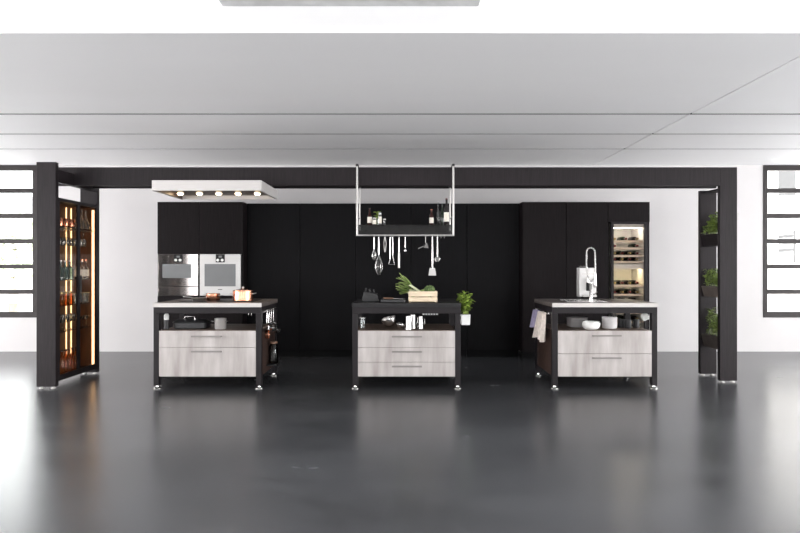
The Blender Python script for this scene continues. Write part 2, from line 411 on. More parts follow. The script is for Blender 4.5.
# wine cooler
gx0, gx1 = X(612.5, SY), X(645, SY)
t = thing('wine_cooler', 'lit two-zone wine cooler with glass door and rows of bottles', 'wine cooler', ((gx0 + gx1) / 2, SY, cz0))
b = MB(); y0, y1 = SY + .03, SY + .52; ix0, ix1 = gx0 + .012, gx1 - .012
b.box(gx0 - .002, ix0, y0, y1, cz0 + .01, cz1 - .01); b.box(ix1, gx1 + .002, y0, y1, cz0 + .01, cz1 - .01)
b.box(ix0, ix1, y1 - .02, y1, cz0 + .01, cz1 - .01)
b.box(ix0, ix1, y0, y1 - .02, cz1 - .07, cz1 - .01); b.box(ix0, ix1, y0, y1 - .02, cz0 + .01, cz0 + .03)
zm = Z(265.5, SY); b.box(ix0, ix1, y0, y1 - .02, zm - .02, zm + .02)
b.build('body', 'cooler', t)
MB().box(ix0 + .01, ix1 - .01, y0 + .1, y0 + .13, cz1 - .078, cz1 - .071).build('led_strip', 'ledw', t)
MB().box(ix0, ix1, y0 + .005, y0 + .02, Z(227.6, SY), cz1 - .0705).build('light_shield', 'cooler', t)
MB().box(ix0, ix1, y0 + .005, y0 + .02, zm - .05, zm - .0205).build('light_shield', 'cooler', t)
MB().box(ix0 + .01, ix1 - .01, y0 + .1, y0 + .13, zm - .028, zm - .021).build('led_strip', 'ledy', t)
d = MB(); fx = .012
d.box(gx0 - .022, gx0 + fx, SY - .02, SY + .02, cz0 + .004, cz1 - .004); d.box(gx1 - fx, gx1 + .03, SY - .02, SY + .02, cz0 + .004, cz1 - .004)
d.box(gx0 + fx, gx1 - fx, SY - .02, SY + .02, cz1 - .03, cz1 - .004); d.box(gx0 + fx, gx1 - fx, SY - .02, SY + .02, cz0 + .004, cz0 + .03)
d = d.build('door', 'frame', t, bev=.002)
MB().box(gx0 + fx, gx1 - fx, SY - .004, SY + .002, cz0 + .03, cz1 - .03).build('pane', 'door_glass', d)
MB().cyl((gx0 + .022, SY - .045, cz0 + .1), (gx0 + .022, SY - .045, .80), .008).box(gx0 + .016, gx0 + .028, SY - .04, SY - .02, .12 + cz0, .135 + cz0).box(gx0 + .016, gx0 + .028, SY - .04, SY - .02, .76, .775).build('handle', 'dark', d)
shz = [Z(v, SY) for v in (241.2, 248.3, 255.8, 262)] + [Z(v, SY) for v in (285.8, 295, 304, 313, 322)]
for z in shz:
    s_ = MB().box(ix0 + .004, ix1 - .004, y0 + .01, y0 + .03, z - .016, z + .014)
    for k in range(5): s_.box(ix0 + .02 + k * .09, ix0 + .032 + k * .09, y0 + .03, y1 - .03, z - .004, z + .001)
    s_.build('shelf', 'wshelf', t)
def bottle_profile(r, h, neck=.0135, sh=.62): return [(r * .85, 0), (r, .006), (r, h * sh), (r * .8, h * (sh + .07)), (neck * 1.1, h * (sh + .15)), (neck, h * .9), (neck * 1.15, h * .905), (neck * 1.15, h * .97)]
def wine_bottle(glassm, foilm, label):
    t = thing('wine_bottle', label, 'bottle')
    MB().lathe((0, 0, 0), bottle_profile(.037, .30), 18).build('body', glassm, t)
    MB().lathe((0, 0, 0), [(.0155, .235), (.0165, .24), (.0165, .30), (.012, .303)], 14).build('capsule', foilm, t)
    return t
wb = [wine_bottle('wine', 'foil', 'x'), wine_bottle('green_glass', 'foilr', 'x')]
first = [True, True]
rows = [('topmost shelf', [1, 1, 1]), ('second shelf', [1, 0, 1]), ('third shelf', [1, 1, 1, 1]), ('fourth shelf', [1, 1, 1, 1]),
        ('upper shelf of the yellowish zone', [1, 1, 1, 1]), ('second shelf of the yellowish zone', [1, 1, 1, 1]), ('third shelf of the lower zone', [1, 1, 1]), ('fourth shelf of the lower zone', [1, 1, 1]), ('lowest shelf', [1, 1, 1])]
for i, (nm, pat) in enumerate(rows):
    n = len(pat)
    for k, on in enumerate(pat):
        if not on: continue
        x = ix0 + .055 + (ix1 - ix0 - .11) * k / max(1, n - 1); kind = (i + k) % 2
        z = shz[i] + .0015 + .037
        lab = 'dark wine bottle lying on the %s in the cooler' % nm
        if i == 0: lab = 'dark wine bottle lying on the topmost cooler shelf, ' + ('left end', 'middle', 'right end')[k]
        if i == 1: lab = 'dark wine bottle alone at the ' + ('left', '', 'right')[k] + ' of the second cooler shelf'
        o = wb[kind] if first[kind] else copy_tree(wb[kind]); first[kind] = False
        o['label'] = lab; o['group'] = 'wine bottles on the ' + nm
        o.location = (x, y0 + .37, z); o.rotation_euler = (PI / 2, 0, 0)
bpy.context.view_layer.update()

# ------------------------------------------------------------------ post and beam frame
PZ = 2.412; BZ = 2.205
def glider(mb, x, y, z1=.03, r=.04):
    return mb.lathe((x, y, 0), [(r, 0), (r, .004), (r * .75, .011), (r * .38, .016), (r * .34, z1)], 18)
fr = thing('room_frame', 'long dark post-and-beam frame spanning over the three islands', 'frame', (0, 7.4, 0))
lx0, lx1 = -3.868, -3.662; qx0, qx1 = 3.582, 3.775
posts = [(lx0, lx1, 6.86, 6.92, PZ + .0), (lx0, lx1, 7.80, 7.86, PZ), (qx0, qx1, 7.22, 7.28, PZ), (qx0, qx1, 7.69, 7.75, BZ)]
for a, b, y0, y1, zt in posts:
    p = MB().box(a, b, y0, y1, .02, zt).build('post', 'post', fr, bev=.003)
    for q in (a + .04, b - .04): MB().lathe((q, (y0 + y1) / 2, 0), [(.026, 0), (.026, .008), (.014, .01), (.014, .02)], 18).build('foot', 'satin', p)
MB().box(lx0 + .002, qx0 - .0005, 7.22, 7.28, BZ, PZ).build('beam', 'post', fr, bev=.003)
MB().box(lx1 - .0, qx1, 7.69, 7.75, BZ + .03, PZ).build('beam', 'frame', fr, bev=.003)
MB().box(lx1 - .06, lx1, 6.92, 7.22, BZ, 2.34).box(lx1 - .06, lx1, 7.28, 7.80, BZ, PZ).build('side_rail', 'post', fr)
MB().box(qx0 + .02, qx1 - .02, 7.28, 7.69, 2.17, 2.185).build('side_rail', 'frame', fr)

# ------------------------------------------------------------------ glass cabinet on the left
GZ0, GZ1 = .07, 2.04; gy0, gy1 = 6.922, 7.798; gX = lx1
vc = thing('display_cabinet', 'tall glass-fronted drinks cabinet with amber light between left posts', 'cabinet', (-3.765, 7.36, 0))
b = MB(); b.box(lx0, lx0 + .015, gy0, gy1, GZ0, GZ1); b.box(lx0 + .015, gX - .022, gy0, gy0 + .018, GZ0, GZ1); b.box(lx0 + .015, gX - .022, gy1 - .018, gy1, GZ0, GZ1)
b.build('body', 'vint', vc)
b = MB(); b.box(lx0 + .015, gX - .022, gy0 + .018, gy1 - .018, GZ0, GZ0 + .03); b.box(lx0 + .015, gX - .022, gy0 + .018, gy1 - .018, GZ1 - .03, GZ1)
b.box(lx0 - .012, lx0 - .001, gy0, gy1, GZ0, GZ1)
b.build('casing', 'black', vc)
ym = (gy0 + gy1) / 2
for a, c in ((gy0, ym - .001), (ym + .001, gy1)):
    d = MB(); sw = .024
    d.box(gX - .02, gX, a, a + sw, GZ0, GZ1); d.box(gX - .02, gX, c - sw, c, GZ0, GZ1)
    d.box(gX - .02, gX, a + sw, c - sw, GZ0, GZ0 + .06); d.box(gX - .02, gX, a + sw, c - sw, GZ1 - .035, GZ1)
    d = d.build('door', 'frame', vc, bev=.001)
    MB().box(gX - .013, gX - .008, a + sw, c - sw, GZ0 + .06, GZ1 - .035).build('pane', 'door_glass', d)
    hy = c - .012 if a == gy0 else a + .012
    MB().cyl((gX + .018, hy, .9), (gX + .018, hy, 1.2), .005).box(gX, gX + .018, hy - .004, hy + .004, .93, .94).box(gX, gX + .018, hy - .004, hy + .004, 1.16, 1.17).build('handle', 'dark', d)
bx = lx0 + .016
for y in (7.44, 7.55): MB().box(bx, bx + .006, y - .007, y + .007, GZ0 + .05, GZ1 - .06).build('led_strip', 'led', vc)
MB().box(X(92.2, 7.78), X(94.3, 7.78), gy1 - .028, gy1 - .0185, GZ0 + .05, GZ1 - .06).build('led_strip', 'led', vc)
SH = [1.74, 1.15, .87, .585]
for z in SH: MB().box(bx + .009, gX - .03, gy0 + .02, gy1 - .03, z - .006, z).build('shelf', 'glass', vc)
MB().box(bx + .009, gX - .03, gy0 + .02, gy1 - .03, 1.715, 1.722).build('glass_rack', 'steel', vc)
def simple(name, label, cat, parts, loc, group=None, rot=None):
    t = thing(name, label, cat, (0, 0, 0), group)
    for pn, mb, mm in parts: mb.build(pn, mm, t)
    t.location = loc
    if rot: t.rotation_euler = rot
    return t
def bottle_t(name, label, r, h, gm, cap, group=None, lab=None, loc=(0, 0, 0), sh=.62):
    t = thing(name, label, 'bottle', (0, 0, 0), group)
    MB().lathe((0, 0, 0), bottle_profile(r, h, min(.012, r * .4), sh), 16).build('body', gm, t)
    MB().lathe((0, 0, 0), [(min(.0145, r * .45), h * .93), (min(.0145, r * .45), h * 1.0), (.004, h * 1.004)], 12).build('cap', cap, t)
    if lab: MB().lathe((0, 0, 0), [(r + .0006, h * .14), (r + .001, h * .14), (r + .001, h * .48), (r + .0006, h * .48)], 16).build('paper_label', lab, t)
    t.location = loc; return t
GX = -3.762
def row(proto, ys, z, label, group, jitter=.0):
    for i, y in enumerate(ys):
        o = proto if i == 0 else copy_tree(proto)
        o['label'] = label; o['group'] = group
        o.location = (GX + random.uniform(-1, 1) * jitter, y, z)
row(bottle_t('bottle', '', .033, .27, 'amber', 'dark'), [7.02 + .078 * k for k in range(7)], GZ0 + .0305, 'amber lit bottle standing in the bottom row of the glass cabinet', 'bottles on the glass cabinet floor')
# jars, decanters, glasses
dec = lambda g='glass': simple('decanter', '', 'decanter', [('body', MB().lathe((0, 0, 0), [(.03, 0), (.045, .01), (.042, .07), (.016, .13), (.012, .17), (.02, .19)], 18), g), ('stopper', MB().lathe((0, 0, 0), [(.008, .185), (.009, .195), (.018, .205), (.016, .225), (.003, .233)], 14), g)], (0, 0, 0))
row(dec(), [7.52, 7.62, 7.72], SH[0] + .0005, 'clear glass decanter on the top shelf, rear end of the glass cabinet', 'decanters on the top cabinet shelf')
row(simple('copper_mug', '', 'mug', [('body', MB().lathe((0, 0, 0), [(.03, 0), (.042, .012), (.046, .05), (.038, .09), (.034, .1), (.031, .1), (.035, .05), (.02, .01)], 18), 'copper'), ('handle', MB().tube([(.04, 0, .08), (.065, 0, .075), (.07, 0, .05), (.06, 0, .025), (.043, 0, .02)], .004), 'copper')], (0, 0, 0)),
    [7.02, 7.13, 7.25, 7.37], SH[0] + .0005, 'rounded copper mug on the top shelf of the glass cabinet', 'copper mugs in the glass cabinet')
def wineglass_parts(up=True):
    b = MB().lathe((0, 0, 0), [(.004, .085), (.02, .09), (.034, .115), (.036, .14), (.029, .18), (.0275, .18), (.034, .14), (.032, .117), (.018, .094)], 16)
    s = MB().lathe((0, 0, 0), [(.032, 0), (.032, .002), (.006, .008), (.0035, .03), (.0035, .085)], 14)
    return [('bowl', b, 'glass'), ('stem', s, 'glass')]
hg = simple('wine_glass', '', 'glass', wineglass_parts(), (0, 0, 0)); hg.rotation_euler = (PI, 0, 0)
row(hg, [7.04 + .078 * k for k in range(9)], 1.7145, 'upside-down wine glass hanging under the top shelf of glass cabinet', 'wine glasses hanging in the cabinet')
row(bottle_t('bottle', '', .042, .22, 'teal', 'steel', sh=.55), [7.05, 7.15, 7.25, 7.35], SH[1] + .0005, 'squat teal glass bottle on the second shelf of glass cabinet', 'teal bottles')
row(bottle_t('bottle', '', .036, .235, 'glass', 'copper', sh=.5, lab='label'), [7.54, 7.63, 7.72], SH[1] + .0005, 'clear copper-capped bottle on second shelf, rear end of glass cabinet', 'copper-capped bottles')
row(simple('jar', '', 'jar', [('body', MB().lathe((0, 0, 0), [(.03, 0), (.036, .008), (.036, .11), (.028, .125)], 16), 'amber'), ('lid', MB().lathe((0, 0, 0), [(.031, .1255), (.031, .145), (.01, .15)], 16), 'foil')], (0, 0, 0)),
    [7.05, 7.15, 7.25, 7.35], SH[2] + .0005, 'amber jar with brass lid on the third cabinet shelf', 'amber jars')
def tumbler(): return simple('tumbler', '', 'glass', [('body', MB().lathe((0, 0, 0), [(.026, 0), (.033, .12), (.0315, .12), (.024, .006)], 16), 'glass'), ('rim', MB().lathe((0, 0, 0), [(.0331, .117), (.0338, .117), (.0338, .1215), (.0331, .1215)], 16), 'foil')], (0, 0, 0))
row(tumbler(), [7.50, 7.58, 7.66, 7.74], SH[2] + .0005, 'gilt-rimmed tumbler on the third shelf, rear end of cabinet', 'tumblers in the glass cabinet')
row(simple('wine_glass', '', 'glass', wineglass_parts(), (0, 0, 0)), [7.03 + .077 * k for k in range(6)], SH[3] + .0005, 'upright wine glass on the lowest glass shelf of the cabinet', 'upright wine glasses')
row(simple('cocktail_glass', '', 'glass', [('bowl', MB().lathe((0, 0, 0), [(.003, .08), (.04, .13), (.039, .13), (.003, .083)], 16), 'glass'), ('stem', MB().lathe((0, 0, 0), [(.03, 0), (.03, .002), (.004, .006), (.003, .08)], 14), 'glass')], (0, 0, 0)), [7.56, 7.65, 7.74], SH[3] + .0005,
    'cocktail glass on the lowest glass shelf, rear end of cabinet', 'cocktail glasses')

# ------------------------------------------------------------------ islands
LW, LD = .058, .07
def island(label, x0, x1, yf, yb, topm, splits, hx):
    t = thing('kitchen_island', label, 'kitchen island', ((x0 + x1) / 2, (yf + yb) / 2, 0))
    if topm == 'steeltop':
        wt = MB().box(x0, x1, yf - .0055, yb, .868, .912).build('worktop', 'greytop', t, bev=.001)
        MB().box(x0, x1, yf - .012, yf - .006, .868, .912).build('edge_trim', topm, wt)
    else: MB().box(x0, x1, yf - .012, yb, .868, .912).build('worktop', topm, t, bev=.002)
    y0, y1 = yf, yb - .02
    for a in (x0 + .004, x1 - .004 - LW):
        for c in (y0, y1 - LD):
            l = MB().box(a, a + LW, c, c + LD, .03, .80).build('leg', 'frame', t, bev=.003)
            glider(MB(), a + LW / 2, c + LD / 2, .03, .045).build('foot', 'chrome', l)
    a0, a1 = x0 + .004, x1 - .004
    MB().box(a0, a1, y0, y0 + LD, .80, .8675).box(a0, a1, y1 - LD, y1, .80, .8675).box(a0, a0 + LW, y0 + LD, y1 - LD, .80, .8675).box(a1 - LW, a1, y0 + LD, y1 - LD, .80, .8675).build('top_frame', 'frame', t, bev=.002)
    d0, d1 = a0 + LW + .001, a1 - LW - .001; zb, zt = .128, .618
    # open carcass: sides, bottom, back and the shelf above
    b = MB(); cy0, cy1 = y0 + LD + .002, y1 - LD
    b.box(a0 + .012, d0 + .02, cy0, cy1, zb, zt - .02); b.box(d1 - .02, a1 - .012, cy0, cy1, zb, zt - .02)
    b.box(d0 + .02, d1 - .02, y0 + .022, cy1, zb, zb + .018); b.box(d0 + .02, d1 - .02, cy1 - .018, cy1, zb + .018, zt - .02)
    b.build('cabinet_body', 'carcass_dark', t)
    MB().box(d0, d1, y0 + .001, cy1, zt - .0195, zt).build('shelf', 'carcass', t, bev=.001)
    for (za, zc, hz) in splits:
        d = MB().box(d0 + .001, d1 - .001, y0 + .0005, y0 + .021, za + .0015, zc - .0015).build('drawer', 'drawer', t, bev=.0015)
        h = MB(); h.box(hx[0], hx[1], y0 - .036, y0 - .022, hz - .008, hz + .008)
        h.box(hx[0] + .004, hx[0] + .016, y0 - .022, y0, hz - .005, hz + .005); h.box(hx[1] - .016, hx[1] - .004, y0 - .022, y0, hz - .005, hz + .005)
        h.build('handle', 'pull', d, bev=.001)
    return t
Y0 = 6.86
zt_, zb_ = .599, .128
zz = lambda py: Z(py, Y0)
iL = (X(153, Y0), X(261.7, Y0)); iM = (X(352, Y0), X(461, Y0)); iR = (X(552, Y0), X(657.8, Y0))
island('left kitchen island with pale top, two drawers and copper pots', *iL, Y0, 7.76, 'steeltop', [(zb_, zz(347.4), zz(351.3)), (zz(347.4), zt_ + .019, zz(336.2))], (X(192, Y0), X(222, Y0)))
island('middle kitchen island with black top, three drawers and wooden crate', *iM, Y0, 7.76, 'blacktop', [(zb_, zz(362.2), zz(366.2)), (zz(362.2), zz(347.4), zz(351.5)), (zz(347.4), zt_ + .019, zz(336.4))], (X(392, Y0), X(421.7, Y0)))
island('right kitchen island with pale top, sink, tap and two drawers', *iR, Y0, 7.76, 'steeltop', [(zb_, zz(353.7), zz(357.8)), (zz(353.7), zt_ + .019, zz(335.5))], (X(591.7, Y0), X(620.5, Y0)))
TZ = .9125; SZ = .6185      # worktop surface, shelf surface

# --- left island: hob, pots
t = thing('induction_hob', 'flush black glass hob in the left island top', 'hob', (-2.0, 7.3, TZ))
MB().box(-2.42, -1.62, 7.06, 7.56, TZ, TZ + .004).build('glass_plate', 'display', t)
for i in range(4):
    x = -2.22 + (i % 2) * .4; y = 7.18 + (i // 2) * .25
    MB().lathe((x, y, TZ + .0041), [(.085, 0), (.085, .0004), (.083, .0006)], 32).build('cooking_zone', 'dark', t)
def pot(name, label, x, y, z, r, h, m, lid=True, hm='satin', knob=True):
    t = thing(name, label, 'pot', (x, y, z))
    MB().lathe((x, y, z), [(r * .93, 0), (r, .008), (r, h * .97), (r * 1.03, h), (r * 1.0, h + .001), (r * .965, h * .95), (r * .95, .012)], 36).build('body', m, t)
    hh = MB()
    for s in (-1, 1):
        hh.tube([(x + s * r * .98, y - .035, z + h * .7), (x + s * (r + .022), y - .033, z + h * .74), (x + s * (r + .034), y, z + h * .78), (x + s * (r + .022), y + .033, z + h * .74), (x + s * r * .98, y + .035, z + h * .7)], .0045)
    hh.build('handle', hm, t)
    if lid:
        l = MB().lathe((x, y, z), [(r * 1.0, h + .002), (r * 1.0, h + .006), (r * .6, h + .016), (.001, h + .021)], 36).build('lid', m, t)
        MB().lathe((x, y, z + h + .0205), [(.006, 0), (.006, .008), (.016, .014), (.015, .022), (.002, .025)], 14).build('knob', hm, l)
    return t
YP = 7.3
pot('copper_pot', 'large copper pot with lid on the left island', X(243, 7.2), 7.2, TZ + .0045, X(253, 7.2) - X(243, 7.2), .112, 'copper')
pot('copper_pot', 'small copper saucepan on the left island beside the flat steel pan', X(213, YP), YP, TZ + .0045, .078, .077, 'copper', False)
x = X(199, 7.2); t = thing('frying_pan', 'flat steel frying pan with thin handle on the left hob', 'pan', (x, 7.2, TZ + .0045))
MB().lathe((x, 7.2, TZ + .0045), [(.065, 0), (.082, .035), (.08, .035), (.063, .004)], 28).build('body', 'steel', t)
MB().tube([(x - .02, 7.13, TZ + .035), (x - .045, 7.05, TZ + .05), (x - .09, 6.95, TZ + .062)], .006).build('handle', 'satin', t)
# shelf of left island
x = X(165.5, 7.0); t = thing('pepper_mill', 'black mill with white top on the left island shelf', 'mill', (x, 7.03, SZ))
MB().lathe((x, 7.03, SZ), [(.028, 0), (.029, .01), (.022, .05), (.026, .10)], 20).build('body', 'iron', t)
MB().lathe((x, 7.03, SZ), [(.026, .101), (.026, .125), (.027, .150), (.016, .168), (.002, .170)], 20).build('top', 'white', t)
x = X(191, 7.12); t = thing('roasting_pan', 'wide black lidded roasting pan on the left island shelf', 'roasting pan', (x, 7.15, SZ))
def oval(mb, cx, cy, z, prof, rx, ry, seg=36):
    vs = []; fs = []
    for r, dz in prof:
        for k in range(seg):
            a = 2 * PI * k / seg; ca, sa = math.cos(a), math.sin(a); e = .6
            vs.append((cx + rx * r * math.copysign(abs(ca) ** e, ca), cy + ry * r * math.copysign(abs(sa) ** e, sa), z + dz))
    n = len(prof)
    for i in range(n - 1):
        for k in range(seg): k2 = (k + 1) % seg; fs.append((i * seg + k, i * seg + k2, (i + 1) * seg + k2, (i + 1) * seg + k))
    fs.append(tuple(range(seg))[::-1]); fs.append(tuple((n - 1) * seg + k for k in range(seg)))
    return mb.add(vs, fs)
oval(MB(), x, 7.15, SZ, [(.9, 0), (1, .01), (1, .06), (1.04, .064)], .19, .13).build('body', 'iron', t)
l = oval(MB(), x, 7.15, SZ, [(1.04, .0645), (1.02, .072), (.8, .09), (.3, .098), (.01, .099)], .19, .13).build('lid', 'iron', t)
MB().tube([(x - .055, 7.08, SZ + .095), (x - .055, 7.08, SZ + .125), (x - .045, 7.08, SZ + .133), (x + .045, 7.08, SZ + .133), (x + .055, 7.08, SZ + .125), (x + .055, 7.08, SZ + .095)], .006).build('handle', 'chrome', l)
pot('steel_pot', 'small stainless steel pot on the left island shelf', X(220.5, 7.05), 7.05, SZ, .062, .115, 'satin', False, 'chrome')
# corkscrew-like steel hooks under the frame
x = X(249.5, 7.0); t = thing('utensil_hook', 'small steel double hook under the left island frame', 'hook', (x, 7.03, .80))
MB().box(x - .03, x + .03, 7.02, 7.04, .793, .7995).build('plate', 'chrome', t)
for dx in (-.016, .016): MB().tube([(x + dx, 7.03, .794), (x + dx, 7.03, .77), (x + dx, 7.02, .762), (x + dx, 7.005, .768), (x + dx, 7.003, .778)], .0035).build('hook', 'chrome', t)

# side rail + hanging ladles at the right side of the left island
def side_rail(x, label, sgn):
    t = thing('side_rail', label, 'rail', (x, 7.3, .76))
    MB().cyl((x + sgn * .03, 7.0, .765), (x + sgn * .03, 7.62, .765), .006).build('bar', 'chrome', t)
    MB().box(min(x, x + sgn * .03), max(x, x + sgn * .03), 7.0, 7.012, .758, .772).box(min(x, x + sgn * .03), max(x, x + sgn * .03), 7.60, 7.612, .758, .772).build('bracket', 'chrome', t)
    return t
xe = iL[1] - .004; 
t = thing('side_rail', 'chrome rail on the right side of the left island', 'rail', (xe, 7.3, .76))
RXL = xe + .02
MB().cyl((RXL, 6.95, .815), (RXL, 7.60, .815), .005).box(xe + .0005, RXL, 6.96, 6.97, .81, .82).box(xe + .0005, RXL, 7.58, 7.59, .81, .82).build('bar', 'chrome', t)
def hang_ladle(x, y, z, L, label, cat='ladle', rot=0., bowl=.035, group=None):
    """ladle hanging from a rail bar (top hook over the bar at x,y,z)"""
    t = thing('ladle', label, cat, (x, y, z), group)
    MB().tube([(x, y + .003, z - .012), (x, y + .011, z), (x, y, z + .0095), (x, y - .011, z), (x, y - .008, z - .02), (x, y - .004, z - L * .5), (x, y, z - L)], .0036).build('handle', 'chrome', t)
    MB().lathe((x, y - bowl, z - L - bowl * .8), [(.002, 0), (bowl * .6, bowl * .15), (bowl * .92, bowl * .5), (bowl, bowl * .95), (bowl * .96, bowl * .95), (bowl * .8, bowl * .5), (.002, bowl * .1)], 18).build('bowl', 'chrome', t)
    t.rotation_euler = (0, 0, rot); return t
for k, (y, L, bw, lb) in enumerate([(7.03, .13, .04, 'front short chrome ladle hanging on the left island side'), (7.15, .2, .045, 'second chrome ladle hanging on the left island side'), (7.27, .15, .04, 'third chrome ladle on the left island side rail'), (7.39, .24, .045, 'long rear chrome ladle on the left island side rail')]):
    hang_ladle(RXL, y, .815, L, lb, bowl=bw, group='ladles on the left island side', rot=PI / 2)
cbx = RXL + .0
t = thing('copper_pan', 'little copper pan hanging on the side of the left island', 'pan', (cbx, 7.06, .55))
MB().lathe((xe + .001, 7.08, .555), [(.03, 0), (.045, .003), (.05, .035), (.048, .035), (.042, .006)], 24, (1, 0, 0)).build('body', 'copper', t)
MB().tube([(xe + .036, 7.08, .605), (xe + .03, 7.085, .68), (RXL, 7.09, .80), (RXL, 7.09, .8245)], .004).build('handle', 'chrome', t)
t = thing('storage_jar', 'dark glass storage jar standing low at the left island side', 'jar', (xe + .08, 7.3, .13))
b = MB().box(xe + .0005, xe + .11, 7.12, 7.42, .20, .212).build('ledge', 'dark', t)
MB().lathe((xe + .055, 7.25, .2125), [(.045, 0), (.05, .01), (.05, .19), (.035, .22)], 22).build('body', 'smoked', t)
MB().lathe((xe + .055, 7.25, .4335), [(.04, 0), (.04, .025), (.01, .03)], 22).build('lid', 'handle_wood', t)

# --- middle island: top
cx0, cx1 = X(408.7, 7.0), X(437.3, 7.0); yc0, yc1 = 6.98, 7.20; cz = TZ
t = thing('wooden_crate', 'pale slatted wooden crate of vegetables on the middle island', 'crate', ((cx0 + cx1) / 2, 7.09, cz))
c = MB(); th = .008
for a, b_ in ((cz + .008, cz + .055), (cz + .063, cz + .118)):
    c.box(cx0, cx1, yc0, yc0 + th, a, b_); c.box(cx0, cx1, yc1 - th, yc1, a, b_); c.box(cx0, cx0 + th, yc0 + th, yc1 - th, a, b_); c.box(cx1 - th, cx1, yc0 + th, yc1 - th, a, b_)
for a in (cx0 + th, cx1 - th - .016):
    for b_ in (yc0 + th, yc1 - th - .016): c.box(a, a + .016, b_, b_ + .016, cz, cz + .118)
c.box(cx0 + th, cx1 - th, yc0 + th, yc1 - th, cz + .008, cz + .014)
c.build('slats', 'crate', t, bev=.0015)
def leek(label, base, d, L, r):
    t = thing('leek', label, 'vegetable', base); base = Vector(base); d = Vector(d).normalized()
    MB().tube([base + d * L * k / 5 for k in range(4)], [r * .9, r, r * .95, r]).build('stem', 'leekw', t)
    f = MB(); side = d.cross(Vector((0, 1, 0))).normalized()
    for k in range(11):
        dd = (d + side * random.uniform(-.45, .45) + Vector((0, random.uniform(-.4, .4), random.uniform(-.1, .25)))).normalized()
        f.leaf(base + d * L * random.uniform(.35, .62), dd, random.uniform(.045, .07), L * random.uniform(.45, .72), bend=random.uniform(-.1, .35))
    f.build('leaves', 'leek', t); return t
yv = 7.08
p0 = Vector((X(421, yv), yv, TZ + .085))
leek('green leek with pale stem leaning highest out of the crate', p0 + Vector((.005, .03, .012)), (-.76, 0, .52), .27, .014)
leek('leafy leek hanging over the left edge of the crate', p0 + Vector((-.03, -.045, .0)), (-.95, -.05, .22), .22, .015)
leek('pale green stalk lying behind the other leeks in crate', p0 + Vector((-.01, .085, .0)), (-.85, .05, .36), .21, .013)
xb = X(429.5, yv); t = thing('broccoli', 'round dark green broccoli head in the wooden crate', 'vegetable', (xb, yv, TZ + .02))
hd = MB(); zc = TZ + .128
hd.ball((xb, yv, zc), .046, 16, 10, (1.15, 1, .95))
for k in range(110):
    a = random.uniform(0, 2 * PI); u = random.uniform(-.25, 1); q = math.sqrt(max(0, 1 - u * u))
    hd.ball((xb + .052 * q * math.cos(a), yv + .045 * q * math.sin(a), zc + .043 * u), random.uniform(.008, .013), 7, 5, jit=.1)
hd.build('head', 'broc', t)
MB().lathe((xb, yv, TZ + .0145), [(.02, 0), (.018, .05), (.028, .085)], 14).build('stalk', 'stalk', t)
t = thing('vegetable_stalk', 'green stalk lying in the crate between leeks and broccoli', 'vegetable', (X(423, yv), 7.12, TZ + .08))
MB().tube([(X(411, yv), 7.135, TZ + .035), (X(418, yv), 7.13, TZ + .10), (X(426, yv), 7.14, TZ + .135)], [.012, .016, .011]).build('body', 'leek', t)
# knife block, board and knife
t = thing('knife_block', 'low black knife block at the left end of the middle island', 'knife block', (X(370, 7.2), 7.2, TZ))
MB().prism([(X(362, 7.2), TZ), (X(379, 7.2), TZ), (X(377.5, 7.2), TZ + .085), (X(364, 7.2), TZ + .11)], 'y', 7.14, 7.26).build('body', 'dark', t, bev=.004)
for k in range(3):
    x = X(366 + 4 * k, 7.2); z = TZ + .107 - k * .0075
    MB().obox((x, 7.2, z + .022), (1, 0, 0), (0, 1, 0), (0, 0, 1), .006, .011, .02).build('knife_handle', 'iron', t, bev=.002)
t = thing('cutting_board', 'thick black cutting board left of the crate', 'cutting board', (X(392, 7.1), 7.1, TZ))
MB().box(X(381, 7.1), X(405, 7.1), 6.98, 7.26, TZ, TZ + .03).build('board', 'iron', t, bev=.004)
t = thing('kitchen_knife', 'long knife with wooden handle lying on the black board', 'knife', (X(392, 7.1), 7.08, TZ + .03))
k0 = Vector((X(383.5, 7.08), 7.06, TZ + .05)); k1 = Vector((X(404, 7.08), 7.12, TZ + .038)); kd = (k1 - k0).normalized()
MB().tube([k0, k0 + kd * .05, k0 + kd * .11], [.008, .010, .009]).build('handle', 'handle_wood', t)
MB().obox(k0 + kd * .165, kd, kd.cross(Vector((0, 0, 1))), Vector((0, 0, 1)), .06, .012, .0012).build('blade', 'steel', t)
t.location.z -= .008
# middle shelf: nested steel bowls, steel beakers, socket strip
def bowl(label, c, r, h, axis, m='chrome', name='mixing_bowl', cat='bowl', group=None, foot=.4):
    t = thing(name, label, cat, c, group)
    pr = []; n = 8
    for i in range(n + 1): a = PI / 2 * i / n; pr.append((r * (foot + (1 - foot) * math.sin(a)), h * (1 - math.cos(a))))
    pr2 = [(max(p[0] - .003, .001), p[1] + .003) for p in pr[::-1]]; pr2[0] = (r - .003, h)
    MB().lathe(c, [(r * foot * .9, 0)] + pr + [(r + .003, h), (r + .003, h + .002)] + pr2, 30, axis).build('body', m, t); return t
xb = X(390, 7.05)
bowl('large polished steel mixing bowl tilted on the middle island shelf', (xb + .005, 7.07, SZ + .032), .082, .09, (-.25, -.15, 1))
bowl('small steel bowl leaning right of the large mixing bowl', (xb + .10, 7.0, SZ + .016), .045, .05, (.3, -.25, 1))
def beaker(label, x, y, r0, r1, h):
    t = thing('steel_beaker', label, 'beaker', (x, y, SZ), 'steel beakers on the middle shelf')
    MB().lathe((x, y, SZ), [(r0, 0), (r1, h), (r1 - .002, h), (r0 - .003, .003)], 26).build('body', 'beaker', t)
    MB().tube([(x + r1 * 1.0, y, SZ + h * .85), (x + r1 + .02, y, SZ + h * .8), (x + r1 + .018, y, SZ + h * .4), (x + (r0 + r1) / 2, y, SZ + h * .35)], .003).build('handle', 'chrome', t)
